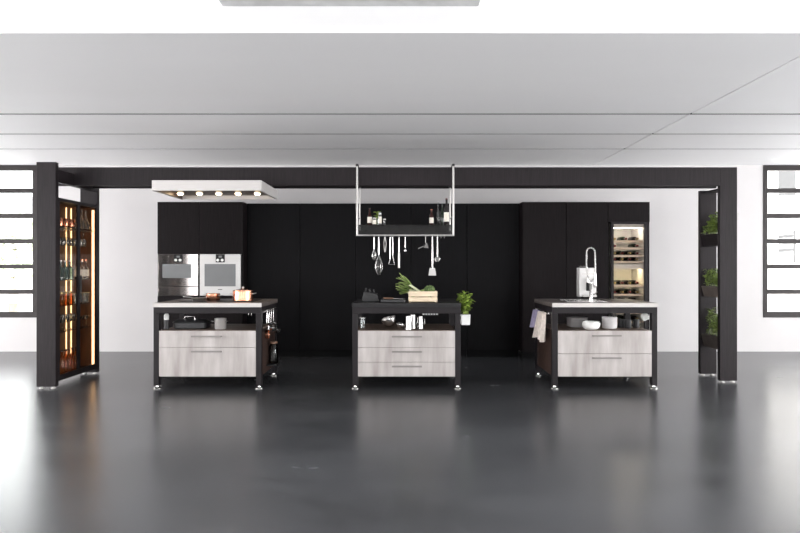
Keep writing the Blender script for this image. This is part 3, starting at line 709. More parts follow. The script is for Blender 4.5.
beaker('front left polished conical steel beaker on the middle island shelf', X(408.5, 7.0), 7.0, .042, .028, .145)
beaker('steel beaker right behind the front beaker', X(413, 7.12), 7.12, .04, .03, .15)
beaker('narrow steel beaker at the right of the beaker group', X(420.5, 7.08), 7.08, .034, .025, .135)
xs0, xs1 = X(422, 7.15), X(438.5, 7.15)
t = thing('socket_strip', 'strip of small white sockets under the middle island top', 'power strip', ((xs0 + xs1) / 2, 7.15, .79))
MB().box(xs0, xs1, 7.14, 7.17, .752, .7995).box(xs0, xs1, 7.10, 7.20, .8, .867).build('housing', 'frame', t)
for k in range(6):
    x = xs0 + .018 + k * (xs1 - xs0 - .036) / 5; MB().lathe((x, 7.1395, .775), [(.011, 0), (.011, .006), (.006, .006), (.005, .002)], 14, (0, -1, 0)).build('socket', 'plastic', t)
x = X(360.5, 7.2); t = thing('drinking_glass', 'clear glass at the left end of the middle island shelf', 'glass', (x + .03, 7.1, SZ))
MB().lathe((x + .03, 7.1, SZ), [(.028, 0), (.034, .12), (.032, .12), (.026, .008)], 20).build('body', 'glass', t)
MB().lathe((x + .03, 7.1, SZ), [(.0345, .117), (.0352, .117), (.0352, .121), (.0345, .121)], 20).build('rim', 'satin', t)

# basil in white pot hung on the side of the middle island
def herb(name, label, x, y, z, w, d, h, fm, n, ph, potm='pot', spread=1., taper=.9, lw=.03, ll=.045):
    t = thing(name, label, 'potted plant', (x, y, z))
    m = MB(); k = taper
    vs = [(x - w / 2 * k, y - d / 2 * k, z), (x + w / 2 * k, y - d / 2 * k, z), (x + w / 2 * k, y + d / 2 * k, z), (x - w / 2 * k, y + d / 2 * k, z),
          (x - w / 2, y - d / 2, z + ph), (x + w / 2, y - d / 2, z + ph), (x + w / 2, y + d / 2, z + ph), (x - w / 2, y + d / 2, z + ph)]
    m.add(vs, [(3, 2, 1, 0), (4, 5, 6, 7), (0, 1, 5, 4), (1, 2, 6, 5), (2, 3, 7, 6), (3, 0, 4, 7)])
    m.build('pot', potm, t, bev=.004)
    MB().box(x - w / 2 + .008, x + w / 2 - .008, y - d / 2 + .008, y + d / 2 - .008, z + ph, z + ph + .003).build('soil', 'soil', t)
    s = MB(); f = MB()
    for i in range(n):
        bx_ = x + random.uniform(-.35, .35) * w; by = y + random.uniform(-.35, .35) * d
        tx = x + random.uniform(-.5, .5) * w * 1.5 * spread; ty = y + random.uniform(-.5, .5) * d * 1.3 * spread; tz = z + ph + h * random.uniform(.45, 1)
        b = Vector((bx_, by, z + ph)); e = Vector((tx, ty, tz)); mid = (b + e) / 2 + Vector((random.uniform(-.01, .01), random.uniform(-.01, .01), .01))
        s.tube([b, mid, e], [.0018, .0015, .001], 5)
        for j in range(9):
            q = b.lerp(e, .25 + .75 * j / 8); a = random.uniform(0, 2 * PI)
            f.leaf(q, (math.cos(a), math.sin(a), random.uniform(-.1, .8)), lw * random.uniform(.7, 1.2), ll * random.uniform(.7, 1.2), bend=random.uniform(0, .5))
    s.build('stems', fm, t); f.build('leaves', fm, t); return t
xp = X(465.3, 7.1)
po = herb('potted_basil', 'bright green basil in white pot hung on the middle island', xp, 7.1, Z(325, 7.05), .102, .11, .24, 'leaf', 28, .115, taper=.92, spread=.8, lw=.04, ll=.052)
MB().box(iM[1] - .0035, xp - .046, 7.08, 7.12, Z(319, 7.1), Z(316, 7.1)).build('bracket', 'frame', po)

# --- right island: sink, tap, coffee machine
sx0, sx1 = X(562, 7.3), X(601, 7.3)
t = thing('sink', 'shallow steel sink rim and drainer set in the right island top', 'sink', ((sx0 + sx1) / 2, 7.3, TZ))
r = MB(); w_ = .012; sy0_, sy1_ = 7.1, 7.52
r.box(sx0, sx1, sy0_, sy0_ + w_, TZ, TZ + .004).box(sx0, sx1, sy1_ - w_ * 7, sy1_, TZ, TZ + .004).box(sx0, sx0 + w_, sy0_ + w_, sy1_ - w_ * 7, TZ, TZ + .004).box(sx1 - w_, sx1, sy0_ + w_, sy1_ - w_ * 7, TZ, TZ + .004).box(sx0 + w_, sx1 - w_, sy0_ + w_, sy1_ - w_ * 7, TZ, TZ + .0012)
r.build('rim', 'chrome', t)
MB().lathe(((sx0 + sx1) / 2, 7.26, TZ + .0013), [(.03, 0), (.03, .0015), (.02, .0015)], 20).build('drain', 'dark', t)
ty = 7.48; tx = X(590.8, ty)
t = thing('kitchen_tap', 'tall chrome spring-neck kitchen tap on the right island', 'tap', (tx, ty, TZ + .004))
tz = TZ + .0042
MB().lathe((tx, ty, tz), [(.028, 0), (.028, .006), (.019, .012), (.018, .17), (.02, .175), (.02, .2), (.012, .205)], 24).build('base', 'chrome', t)
MB().tube([(tx + .018, ty, tz + .06), (tx + .045, ty, tz + .065), (tx + .075, ty, tz + .09)], [.008, .007, .005]).build('lever', 'chrome', t)
arc = [(tx, ty, tz + .2), (tx - .03, ty, tz + .26), (tx - .048, ty, tz + .34), (tx - .052, ty, tz + .45)]
for k in range(1, 12):
    a = PI * (1 - k / 11.0); arc.append((tx + -.002 + .05 * math.cos(a), ty, tz + .54 + .06 * math.sin(a)))
arc += [(tx + .05, ty, tz + .47), (tx + .052, ty, tz + .36), (tx + .05, ty, tz + .31)]
# smooth helix around the arc
pts = [Vector(p) for p in arc]
def resample(pts, n):
    d = [0]
    for a, b in zip(pts, pts[1:]): d.append(d[-1] + (b - a).length)
    out = []
    for i in range(n):
        s = d[-1] * i / (n - 1); j = max(k for k in range(len(d)) if d[k] <= s + 1e-9); j = min(j, len(pts) - 2)
        out.append(pts[j].lerp(pts[j + 1], (s - d[j]) / (d[j + 1] - d[j])))
    return out
fine = resample(pts, 60)
hose = MB().tube(fine, .007).build('hose', 'satin', t)
hel = []; N_ = 700; rf = resample(pts, N_)
for i in range(N_):
    tt = (rf[min(i + 1, N_ - 1)] - rf[max(i - 1, 0)]).normalized(); n1 = Vector((0, 1, 0)); n2 = tt.cross(n1); a = 2 * PI * i / 11
    hel.append(rf[i] + (n1 * math.cos(a) + n2 * math.sin(a)) * .0105)
MB().tube(hel, .0021, 5).build('spring', 'chrome', t)
MB().lathe((tx + .05, ty, tz + .14), [(.017, 0), (.021, .01), (.016, .06), (.013, .13), (.012, .17)], 18).build('spray_head', 'chrome', t)
MB().tube([(tx, ty, tz + .195), (tx + .02, ty, tz + .235), (tx + .05, ty, tz + .24)], .006).build('holder', 'chrome', t)
my = 7.62; mx0, mx1 = X(579.3, my), X(596.3, my); mz1 = Z(267.8, my)
t = thing('coffee_machine', 'small stainless coffee machine behind the tap', 'coffee machine', ((mx0 + mx1) / 2, my, TZ))
MB().box(mx0, mx1, my, my + .12, TZ + .03, mz1).build('body', 'oven', t, bev=.004)
MB().box(mx0 + .03, mx1 - .01, my - .06, my, TZ + .03, TZ + .05).build('drip_tray', 'satin', t, bev=.002)
MB().box(mx0 + .08, mx0 + .115, my - .012, my - .0005, TZ + .10, TZ + .2).build('brew_slot', 'display', t, bev=.002)
MB().box(mx0 + .03, mx1 - .03, my - .006, my - .0005, mz1 - .08, mz1 - .065).build('control_strip', 'steel', t)
MB().cyl((mx0 + .095, my - .03, TZ + .2), (mx0 + .095, my - .03, TZ + .25), .016).box(mx0 + .083, mx0 + .107, my - .03, my - .0005, TZ + .23, TZ + .25).build('spout', 'chrome', t)
MB().cyl((mx0 + .01, my + .02, TZ), (mx0 + .01, my + .02, TZ + .03), .008).cyl((mx1 - .01, my + .02, TZ), (mx1 - .01, my + .02, TZ + .03), .008).cyl((mx0 + .01, my + .1, TZ), (mx0 + .01, my + .1, TZ + .03), .008).cyl((mx1 - .01, my + .1, TZ), (mx1 - .01, my + .1, TZ + .03), .008).build('foot', 'dark', t)
MB().tube([(mx0 + .004, my + .02, mz1), (mx0 + .004, my + .02, mz1 + .018), (mx0 + .1, my + .02, mz1 + .018), (mx0 + .1, my + .02, mz1)], .003).build('cup_rail', 'chrome', t)

# right island shelf: plates, bowls, container
def plate(x, y, z, r, m='greyware', first=None):
    t = thing('plate', '', 'plate', (x, y, z), 'plates stacked on the right island shelf')
    MB().lathe((x, y, z), [(r * .55, 0), (r * .6, .003), (r, .016), (r, .018), (r * .6, .0055), (r * .1, .005)], 32).build('body', m, t); return t
px_ = X(577, 7.25); n = 8
for k in range(n):
    z = SZ + k * .0125
    p = plate(px_, 7.25, z, .115) if k == 0 else copy_tree(p, loc=(px_, 7.25, z))
    p['label'] = 'pale grey plate in the stack at left of the right island shelf' if k < n - 1 else 'topmost pale grey plate of the stack on the right island shelf'
bowl('wide white bowl in front on the right island shelf', (X(591, 6.99), 6.99, SZ), .097, .07, (0, 0, 1), 'white', 'serving_bowl', 'bowl', None, .5)
bowl('white bowl nested in the front serving bowl', (X(591, 6.99), 6.99, SZ + .022), .088, .062, (0, 0, 1), 'white', 'serving_bowl', 'bowl', None, .5)
for k in range(3):
    z = SZ + k * .036
    t = thing('stacking_bowl', ['lowest', 'middle', 'topmost'][k] + ' straight-sided grey bowl in the stack right of the white bowl', 'bowl', (X(609.5, 7.12), 7.12, z), 'straight-sided grey bowls')
    MB().lathe((X(609.5, 7.12), 7.12, z), [(.07, 0), (.078, .004), (.082, .052), (.08, .052), (.0755, .009), (.0, .008)], 30).build('body', 'greyware', t)
for k, (px2, yy, mm, nm) in enumerate([(621, 7.2, 'iron', 'black mug nearest the grey bowls on the right shelf'), (628, 7.12, 'iron', 'black mug in the middle of the right island shelf end'), (636, 7.18, 'iron', 'black mug nearest the hanging white cup')]):
    x = X(px2, yy); t = thing('mug', nm, 'mug', (x, yy, SZ), 'black mugs')
    MB().lathe((x, yy, SZ), [(.034, 0), (.036, .004), (.036, .095), (.033, .095), (.032, .01)], 22).build('body', mm, t)
    MB().tube([(x + .035, yy, SZ + .08), (x + .058, yy, SZ + .075), (x + .06, yy, SZ + .04), (x + .035, yy, SZ + .025)], .005).build('handle', mm, t)
x = X(643.5, 7.15); t = thing('cup', 'white cup hanging tilted under the right end of right island', 'cup', (x, 7.15, .79))
MB().lathe((x - .012, 7.15, .765), [(.018, 0), (.036, .012), (.043, .06), (.040, .06), (.033, .014), (.0, .006)], 24, (.35, -.75, -.45)).build('body', 'white', t)
MB().tube([(x - .012, 7.15, .8), (x - .012, 7.15, .785), (x - .006, 7.15, .772)], .003).build('hook', 'chrome', t)
MB().tube([(x + .02, 7.13, .758), (x + .042, 7.12, .745), (x + .038, 7.10, .722), (x + .018, 7.11, .715)], .005).build('handle', 'white', t)

# towels on left side of the right island
xe = iR[0] + .004; RXR = xe - .025
t = thing('side_rail', 'chrome rail on the left side of the right island', 'rail', (xe, 7.3, .76))
MB().cyl((RXR, 6.95, .79), (RXR, 7.62, .79), .005).box(RXR, xe - .0005, 6.96, 6.97, .785, .805).box(RXR, xe - .0005, 7.6, 7.61, .785, .805).build('bar', 'chrome', t)
def towel(label, y0, y1, zb, m, seed, th=.014, flare=.0):
    rnd = random.Random(seed); t = thing('tea_towel', label, 'towel', (RXR, (y0 + y1) / 2, .79)); v = []; f = []
    nu, nv = 22, 16; L = .797 - zb
    for side in (0, 1):
        for j in range(nv + 1):
            s = j / nv
            for i in range(nu + 1):
                u = i / nu; fold = math.sin(u * 19 + seed) * .02 * (.3 + s) + math.sin(u * 7 + 2 * seed) * .012 * s
                yy = (y0 + y1) / 2 + (u - .5) * (y1 - y0) * (1 + flare * s) * (.8 + .2 * s); zz_ = .797 - L * s * (1 - .06 * math.sin(u * 5 + seed))
                xx = RXR - .006 - .02 * s + fold * .6 - side * th - (.01 if side else 0) * s + (.006 if side == 0 else 0)
                v.append((min(xx, xe - .004), yy, zz_))
    W = nu + 1; O = W * (nv + 1)
    for j in range(nv):
        for i in range(nu):
            a = j * W + i; f.append((a, a + 1, a + W + 1, a + W)); f.append((O + a, O + a + W, O + a + W + 1, O + a + 1))
    for j in range(nv):
        for i in (0, nu): a = j * W + i; q = (a, a + W, O + a + W, O + a); f.append(q if i == 0 else q[::-1])
    for i in range(nu):
        for j in (0, nv): a = j * W + i; q = (a, O + a, O + a + 1, a + 1); f.append(q if j == 0 else q[::-1])
    MB().add(v, f).build('cloth', m, t)
    MB().tube([(RXR - .001, (y0 + y1) / 2, .80), (RXR - .007, (y0 + y1) / 2, .806), (RXR - .014, (y0 + y1) / 2, .795)], .003).build('loop', m, t); return t
towel('lavender tea towel hanging on the left side of the right island', 7.34, 7.60, .60, 'lav', 1, .03, .1)
towel('cream tea towel hanging nearest the front leg of the right island', 7.0, 7.30, .50, 'cream', 5, .035, .25)

# ------------------------------------------------------------------ extractor hood
hy0, hy1 = 6.60, 7.48; hx0, hx1 = X(151.8, hy0), X(261.3, hy0); hz0, hz1 = Z(190.6, hy0), Z(180.2, hy0)
t = thing('extractor_hood', 'slim steel extractor hood with five warm spotlights above the left island', 'hood', ((hx0 + hx1) / 2, 7.07, hz1))
b = MB(); e = .02
b.box(hx0, hx1, hy0, hy0 + e, hz0, hz1).box(hx0, hx1, hy1 - e, hy1, hz0, hz1).box(hx0, hx0 + e, hy0 + e, hy1 - e, hz0, hz1).box(hx1 - e, hx1, hy0 + e, hy1 - e, hz0, hz1)
b.box(hx0 + e, hx1 - e, hy0 + e, hy1 - e, hz1 - .02, hz1)
b.build('canopy', 'hood', t, bev=.002)
MB().box(hx0 + e, hx0 + e + .004, hy0 + e, hy1 - e, hz0 + .002, 2.1215).box(hx1 - e - .004, hx1 - e, hy0 + e, hy1 - e, hz0 + .002, 2.1215).box(hx0 + e + .004, hx1 - e - .004, hy0 + e, hy0 + e + .004, hz0 + .002, 2.1215).build('lip_shade_liner', 'hoodin', t)  # thin dark sheets added to paint shade on the lips; rear one left pale
pn = MB().box(hx0 + e, hx1 - e, hy0 + e, hy1 - e, 2.122, hz1 - .021).build('filter_panel', 'hoodin', t)
sp = []
for px2 in (180.3, 199.5, 218.7, 238, 257.3):
    x = X(px2, 7.2); sp.append((x, 7.2))
    s_ = MB().lathe((x, 7.2, 2.1215), [(.045, 0), (.045, -.004), (.036, -.006), (.036, -.002)], 22).build('spotlight', 'steel', t)
    MB().lathe((x, 7.2, 2.1195), [(.033, 0), (.033, -.008), (.028, -.018), (.016, -.024), (.001, -.026)], 20).build('lens', 'lamp', s_)
MB().box(hx0 + .2, hx0 + .26, 7.225, 7.275, hz1, BZ).box(hx1 - .26, hx1 - .2, 7.225, 7.275, hz1, BZ).build('bracket', 'frame', t)

# ------------------------------------------------------------------ hanging rack with bottles and utensils
FYR = 7.17; BYR = 7.63; rL, rR = X(357.1, FYR), X(453.3, FYR); rb = Z(235.3, FYR); ZS = Z(226, 7.4)
t = thing('hanging_rack', 'steel tube rack with glass shelf hung from the beam over middle island', 'rack', ((rL + rR) / 2, 7.4, 2.43))
tr_ = .0115
for x in (rL, rR):
    MB().cyl((x, FYR, rb), (x, FYR, 2.43), tr_).build('upright', 'satin', t)
    MB().box(x - .014, x + .014, FYR - .014, 7.30, 2.4125, 2.44).build('beam_hook', 'dark', t, bev=.002)
    MB().cyl((x, BYR, rb + .08), (x, BYR, 2.23), .009).build('upright', 'satin', t)
    MB().box(x - .012, x + .012, BYR - .01, 7.69, 2.236, 2.26).build('beam_hook', 'dark', t)
    MB().cyl((x, FYR + .011, ZS + .10), (x, BYR - .009, ZS + .10), .005).cyl((x, FYR + .011, ZS - .016), (x, BYR - .009, ZS - .016), .006).build('side_bar', 'frame', t)
MB().cyl((rL - tr_, FYR, rb), (rR + tr_, FYR, rb), .009).build('hanging_rail', 'satin', t)
MB().box(rL + .013, rR - .013, FYR - .005, BYR - .012, ZS - .009, ZS).build('shelf', 'smoked', t, bev=.001)
MB().box(rL + .0125, rR - .0125, FYR - .004, FYR + .002, rb + .011, ZS - .0095).build('front_panel', 'smoked', t)
def bt(name, label, px2, pyt, w, gm, cap, lab=None, y=7.32, sh=.55):
    x = X(px2, y); h = Z(pyt, y) - ZS - .0005
    return bottle_t(name, label, w, h, gm, cap, None, lab, (x, y, ZS + .0005), sh)
bt('bottle', 'dark red sauce bottle with pale label at the rack left end', 369.6, 208, .024, 'redglass', 'dark', 'label', 7.3, .5)
bt('bottle', 'brown bottle with white label in the right group on the rack', 431.5, 209.5, .023, 'redglass', 'copper', 'label', 7.3, .6)
bt('bottle', 'slim clear bottle with tall white cap on the rack', 438, 201.5, .018, 'smoked', 'plastic', None, 7.36, .55)
bt('bottle', 'tall dark bottle with label at the right end of the rack', 446.5, 198.5, .027, 'wine', 'foilr', 'label', 7.3, .6)
bt('bottle', 'plain dark green bottle behind the tall labelled one', 442.2, 204.5, .021, 'green_glass', 'dark', None, 7.42, .6)
def jar(label, px2, r, h, gm, lm, y=7.3, wrap=None):
    x = X(px2, y); t = thing('jar', label, 'jar', (x, y, ZS + .0005)); z = ZS + .0005
    MB().lathe((x, y, z), [(r * .9, 0), (r, .006), (r, h * .8), (r * .85, h * .85)], 20).build('body', gm, t)
    MB().lathe((x, y, z), [(r * .88, h * .855), (r * .88, h), (r * .3, h * 1.02)], 18).build('lid', lm, t)
    if wrap: MB().lathe((x, y, z), [(r + .0006, h * .15), (r + .001, h * .15), (r + .001, h * .7), (r + .0006, h * .7)], 20).build('paper_label', wrap, t)
    return t
jar('small clear spice jar between the red bottle and white-labelled jar', 374.3, .021, .085, 'glass', 'satin', 7.28, 'label')
jar('white-labelled tall jar on the rack beside the green sprig', 380, .018, .14, 'glass', 'plastic', 7.28, 'label')
jar('squat clear jar rightmost of the left rack group', 384.3, .02, .075, 'glass', 'satin', 7.3)
x = X(377, 7.38); t = thing('herb_jar', 'jar with light green herb sprig on the left of the rack', 'potted plant', (x, 7.38, ZS + .0005))
MB().lathe((x, 7.38, ZS + .0005), [(.02, 0), (.024, .08), (.022, .08), (.018, .006)], 18).build('jar', 'glass', t)
f = MB()
for k in range(34):
    a = random.uniform(0, 2 * PI); f.leaf((x + random.uniform(-.015, .015), 7.38, ZS + random.uniform(.09, .16)), (math.cos(a), math.sin(a), random.uniform(0, .7)), .02, .035)
f.tube([(x, 7.38, ZS + .01), (x, 7.38, ZS + .12)], .003); f.build('leaves', 'leaf', t)

RY_ = FYR; RZ_ = rb
def hookpts(x, z): return [(x, RY_ + .004, z - .014), (x, RY_ + .0135, z), (x, RY_ + .004, z + .0125), (x, RY_ - .008, z + .0115), (x, RY_ - .0135, z - .004), (x, RY_ - .012, z - .022)]
def utensil(name, label, cat, px2, group='utensils hanging from the rack'):
    x = X(px2, RY_); t = thing(name, label, cat, (x, RY_, RZ_), group)
    MB().tube(hookpts(x, RZ_), .0022, 6).build('hook', 'satin', t); return t, x
uy = RY_ - .012
def zq(py): return Z(py, uy)
def handle(t, x, z0, z1, r=.0055, m='chrome'): MB().tube([(x, uy, z0), (x, uy, (z0 * .3 + z1 * .7)), (x, uy, z1)], [r * .8, r * 1.1, r * .8]).build('handle', m, t)
def whisk(label, px2, p1, p2, p3, wr):
    t, x = utensil('whisk', label, 'whisk', px2); handle(t, x, RZ_ - .022, zq(p2), .0075)
    wmb = MB(); za, zb = zq(p2) + .004, zq(p3); L = za - zb
    for k in range(6):
        a = PI * k / 6; pts = []
        for j in range(25):
            s = j / 24; th_ = s * 2 * PI; rr = wr * math.sin(PI * (1 - abs(2 * s - 1))**.8 * .5) if False else 0
            u = 1 - abs(2 * s - 1)      # 0 at handle, 1 at tip
            rad = wr * math.sin(PI * min(1, u ** 1.3)) ** .75 if u < 1 else 0
            sg = 1 if s < .5 else -1; zc_ = za - L * u
            pts.append((x + sg * rad * math.cos(a), uy + sg * rad * math.sin(a), zc_))
        wmb.tube(pts, .0014, 5)
    wmb.build('wires', 'chrome', t)
whisk('small balloon whisk, leftmost utensil hanging from the rack', 374.2, 239, 249, 260.5, .022)
whisk('large balloon whisk hanging second from the left on the rack', 378.9, 239, 255, 275, .04)
t, x = utensil('tongs', 'small steel tongs hanging between the whisk and the masher', 'tongs', 385)
MB().tube([(x - .003, uy, RZ_ - .022), (x - .014, uy, RZ_ - .09), (x - .004, uy, zq(252))], .003).tube([(x + .003, uy, RZ_ - .022), (x + .014, uy, RZ_ - .09), (x + .004, uy, zq(252))], .003).build('arms', 'satin', t)
t, x = utensil('potato_masher', 'steel masher with wide foot hanging left of the white spatula', 'masher', 391.3)
handle(t, x - .013, RZ_ - .022, zq(259), .006); handle(t, x + .016, RZ_ - .022, zq(255), .005)
MB().tube([(x - .013, uy, RZ_ - .022), (x, uy, RZ_ - .018), (x + .016, uy, RZ_ - .022)], .003).build('yoke', 'satin', t)
MB().tube([(x - .013, uy, zq(259)), (x - .028, uy, zq(264))], .004).tube([(x - .03, uy, zq(264.5)), (x + .035, uy, zq(264.5))], .003).tube([(x + .016, uy, zq(255)), (x + .035, uy, zq(264.5))], .0025).build('mashing_foot', 'chrome', t)
t, x = utensil('spatula', 'pale thick-ended spatula hanging in the middle of the rack', 'spatula', 399)
handle(t, x, RZ_ - .022, zq(252), .006)
MB().tube([(x, uy, zq(251)), (x, uy, zq(254)), (x, uy, zq(268))], [.008, .013, .0125]).build('blade', 'satin', t)
t, x = utensil('spoon', 'short steel tasting spoon hanging right of the spatula', 'spoon', 405.2)
handle(t, x, RZ_ - .022, zq(248), .004); MB().ball((x, uy, zq(250.5)), .018, 12, 8, (.7, .25, 1)).build('bowl', 'chrome', t)
t, x = utensil('strainer', 'small conical steel strainer hanging askew on the right of the rack', 'strainer', 425.5)
MB().tube([(x, uy, RZ_ - .022), (x, uy, zq(243))], .003).tube([(x - .015, uy, zq(246)), (x - .08, uy, zq(248.5))], .004).build('handle', 'satin', t)
MB().lathe((x + .003, uy, zq(248)), [(.034, 0), (.03, .012), (.012, .045), (.006, .055)], 20, (.15, 0, 1)).build('cone', 'chrome', t)
t, x = utensil('turner', 'long steel turner with square blade hanging lowest on the rack', 'turner', 432.3)
handle(t, x, RZ_ - .018, zq(268), .008)
MB().prism([(x - .030, zq(268)), (x + .030, zq(268)), (x + .043, zq(275.5)), (x - .043, zq(275.5))], 'y', uy - .002, uy + .002).build('blade', 'satin', t)
t, x = utensil('ladle', 'round steel ladle hanging right of the long turner', 'ladle', 437.3)
handle(t, x, RZ_ - .022, zq(257), .0065); MB().lathe((x, uy + .004, zq(259.3)), [(.006, .022), (.024, .014), (.031, 0), (.029, -.001), (.02, .01)], 20, (0, 1, .2)).build('bowl', 'chrome', t)
for px2, lb in ((441, 'empty steel hook beside the ladle on the rack'), (444.3, 'empty steel hook furthest right on the rack')):
    x = X(px2, RY_); tag(MB().tube(hookpts(x, RZ_) + [(x, RY_ - .004, RZ_ - .03), (x, RY_ + .006, RZ_ - .024)], .0024, 6).build('hook', 'satin', origin=(x, RY_, RZ_)), lb, 'hook', 'empty hooks on the rack')

# ------------------------------------------------------------------ herb planters between the right posts
def planter(label, z0, z1, m, hgt, n, seed):
    random.seed(seed); xa, xb_ = 3.60, 3.765; ya, yb_ = 7.285, 7.685
    t = thing('herb_planter', label, 'planter', ((xa + xb_) / 2, 7.48, z0), 'herb planters between right posts')
    b = MB(); k = .02
    vs = [(xa + k, ya, z0), (xb_ - k, ya, z0), (xb_ - k, yb_, z0), (xa + k, yb_, z0), (xa - .012, ya, z1), (xb_ + .012, ya, z1), (xb_ + .012, yb_, z1), (xa - .012, yb_, z1)]
    b.add(vs, [(3, 2, 1, 0), (4, 5, 6, 7), (0, 1, 5, 4), (1, 2, 6, 5), (2, 3, 7, 6), (3, 0, 4, 7)]); b.build('trough', m, t, bev=.003)
    MB().box(xa, xb_, ya + .01, yb_ - .01, z1, z1 + .004).build('soil', 'soil', t)
    return t
def herbs(label, z1, h, n, fm, seed, lw, ll, lean=0.):
    rnd = random.Random(seed); random.seed(seed); s = MB(); f = MB(); z = z1 + .0045
    t = thing('herb', label, 'plant', (3.68, 7.48, z))
    for i in range(n):
        b = Vector((rnd.uniform(3.605, 3.75), rnd.uniform(7.32, 7.64), z)); e = Vector((b.x + rnd.uniform(-.05, .05) + lean * .3 * rnd.random(), min(7.66, max(7.31, b.y + rnd.uniform(-.06, .06))), z + h * rnd.uniform(.4, 1)))
        s.tube([b, (b + e) / 2 + Vector((.004, 0, .006)), e], [.0022, .0016, .001], 5)
        for j in range(11):
            q = b.lerp(e, .15 + .85 * j / 10); a = rnd.uniform(0, 2 * PI)
            f.leaf(q, (math.cos(a), math.sin(a) * .6, rnd.uniform(-.2, .9)), lw * rnd.uniform(.7, 1.3), ll * rnd.uniform(.7, 1.2), bend=rnd.uniform(0, .5))
    s.build('stems', fm, t); f.build('leaves', fm, t); return t, s
pz = [(Z(246, 7.5), Z(234.5, 7.5)), (Z(297, 7.5), Z(286.5, 7.5)), (Z(348, 7.5), Z(335.5, 7.5))]
planter('topmost dark planter between the two right posts', *pz[0], 'frame', .2, 20, 1)
planter('bronze planter halfway up between the two right posts', *pz[1], 'planter', .2, 20, 2)
planter('lowest dark planter between the two right posts', *pz[2], 'planter', .2, 20, 3)
tt, _ = herbs('bushy green herb in the topmost planter with a sprig sticking out right', pz[0][1], .24, 34, 'leafd', 11, .036, .055)
sp_ = MB(); z = pz[0][1]
sp_.tube([(3.74, 7.45, z), (3.80, 7.40, z + .08), (3.815, 7.34, z + .14), (3.82, 7.32, z + .22)], .002, 5)
for k in range(11):
    q = Vector((3.812, 7.36, z + .11)).lerp(Vector((3.822, 7.32, z + .22)), k / 10); a = k * 2.4
    sp_.leaf(q, (math.cos(a), math.sin(a), .3), .018, .028)
sp_.build('sprig', 'leafd', tt)
herbs('fine green herb growing in the middle bronze planter', pz[1][1], .2, 40, 'leafd', 12, .022, .045)
herbs('tall dark feathery herb growing in the lowest planter', pz[2][1], .32, 46, 'leafd', 13, .02, .048)

# ------------------------------------------------------------------ light
wd = bpy.data.worlds.new('overcast'); scn.world = wd; wd.use_nodes = True
N = wd.node_tree.nodes; L = wd.node_tree.links; bg = N['Background']
tc = N.new('ShaderNodeTexCoord'); sx_ = N.new('ShaderNodeSeparateXYZ'); L.new(tc.outputs['Generated'], sx_.inputs[0])
cr = N.new('ShaderNodeValToRGB'); cr.color_ramp.elements[0].position = .45; cr.color_ramp.elements[1].position = .6
cr.color_ramp.elements[0].color = (.9, .9, .92, 1); cr.color_ramp.elements[1].color = (1, 1, 1, 1)
mr = N.new('ShaderNodeMapRange'); mr.inputs['From Min'].default_value = -1; L.new(sx_.outputs['Z'], mr.inputs['Value'])
L.new(mr.outputs['Result'], cr.inputs['Fac']); L.new(cr.outputs['Color'], bg.inputs['Color']); bg.inputs['Strength'].default_value = 8.0
def area(name, loc, rot, sx, sy, rad, col=(1, 1, 1)):
    l = bpy.data.lights.new(name, 'AREA'); l.shape = 'RECTANGLE'; l.size = sx; l.size_y = sy; l.energy = rad * PI * sx * sy; l.color = col
    o = bpy.data.objects.new(name, l); COL.objects.link(o); o.location = loc; o.rotation_euler = rot; return o
area('daylight_fill_roof', (0, (sy0 + sy1) / 2, UZ + .2), (0, 0, 0), 2 * sx, sy1 - sy0, .3)  # lamp added above the rooflight to boost the sky light
area('daylight_fill_front', (0, RY - .3, 1.2), (PI / 2, 0, 0), 2 * RX, 2.0, 1.3)  # added fill lamp outside the unseen front openings
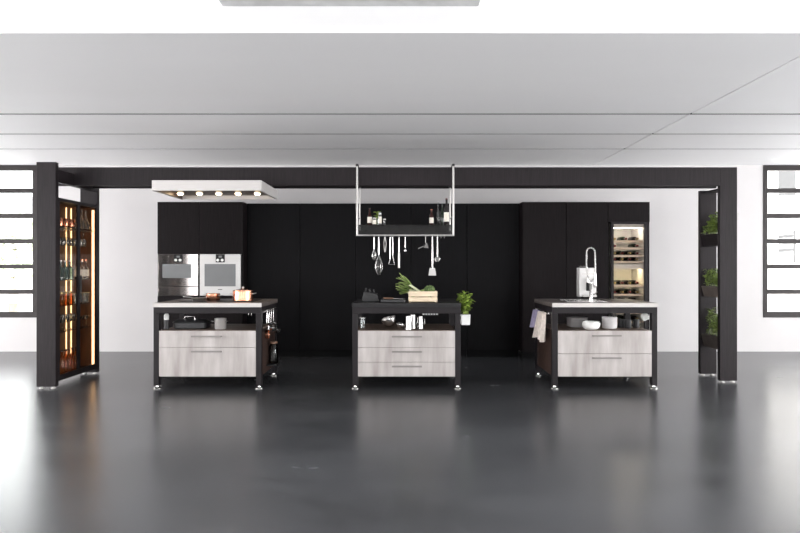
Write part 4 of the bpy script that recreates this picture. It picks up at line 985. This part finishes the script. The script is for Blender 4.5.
area('daylight_fill_left', (-RX - .3, 2.4, 1.35), (PI / 2, 0, -PI / 2), 14, 2.2, 6.0, (1, .97, .96))  # added fill lamp beyond the unseen left windows
area('daylight_fill_right', (RX + .3, 2.4, 1.35), (PI / 2, 0, PI / 2), 14, 2.2, 6.0)  # its counterpart on the unseen right side, also added as fill
for i, (x, y) in enumerate(sp):
    l = bpy.data.lights.new('hood_spot', 'SPOT'); l.energy = 6; l.color = (1, .75, .45); l.spot_size = math.radians(110); l.spot_blend = .6; l.shadow_soft_size = .03
    o = bpy.data.objects.new('hood_spot', l); COL.objects.link(o); o.location = (x, y, 2.10)

def portal(name, loc, rot, sx, sy):
    o = area(name, loc, rot, sx, sy, 0); o.data.cycles.is_portal = True
wq = (2 * RX - 3.0) / 4
for k in range(4): portal('window_portal', (-RX + 3.0 + k * wq + (wq - 3.0) / 2, RY + .01, 1.2), (PI / 2, 0, 0), wq - 3.0, 2.0)
portal('window_portal', (0, (sy0 + sy1) / 2, UZ - .01), (0, 0, 0), 2 * sx, sy1 - sy0)
portal('window_portal', (-RX + .01, 2.4, 1.375), (PI / 2, 0, -PI / 2), 14.2, 2.25)
portal('window_portal', (RX - .01, 2.4, 1.375), (PI / 2, 0, PI / 2), 14.2, 2.25)
for q in (-1, 1): portal('window_portal', (q * (wx0 + wx1) / 2, WY - .015, (wz0 + wz1) / 2), (-PI / 2, 0, 0), wx1 - wx0, wz1 - wz0)

# ------------------------------------------------------------------ camera
cam = bpy.data.cameras.new('camera'); co = bpy.data.objects.new('camera', cam); COL.objects.link(co)
co.location = (0, 0, H); co.rotation_euler = (PI / 2, 0, 0); cam.lens = 36 * F / 800; cam.sensor_width = 36; cam.clip_end = 200
scn.camera = co
scn.view_settings.view_transform = 'Standard'; scn.view_settings.look = 'None'; scn.view_settings.gamma = 1
scn.view_settings.use_curve_mapping = False
scn.view_settings.exposure = 0.7
scn.cycles.use_denoising = True; scn.cycles.use_adaptive_sampling = False
scn.cycles.sample_clamp_indirect = 12
scn.cycles.transparent_max_bounces = 24; scn.cycles.max_bounces = 10
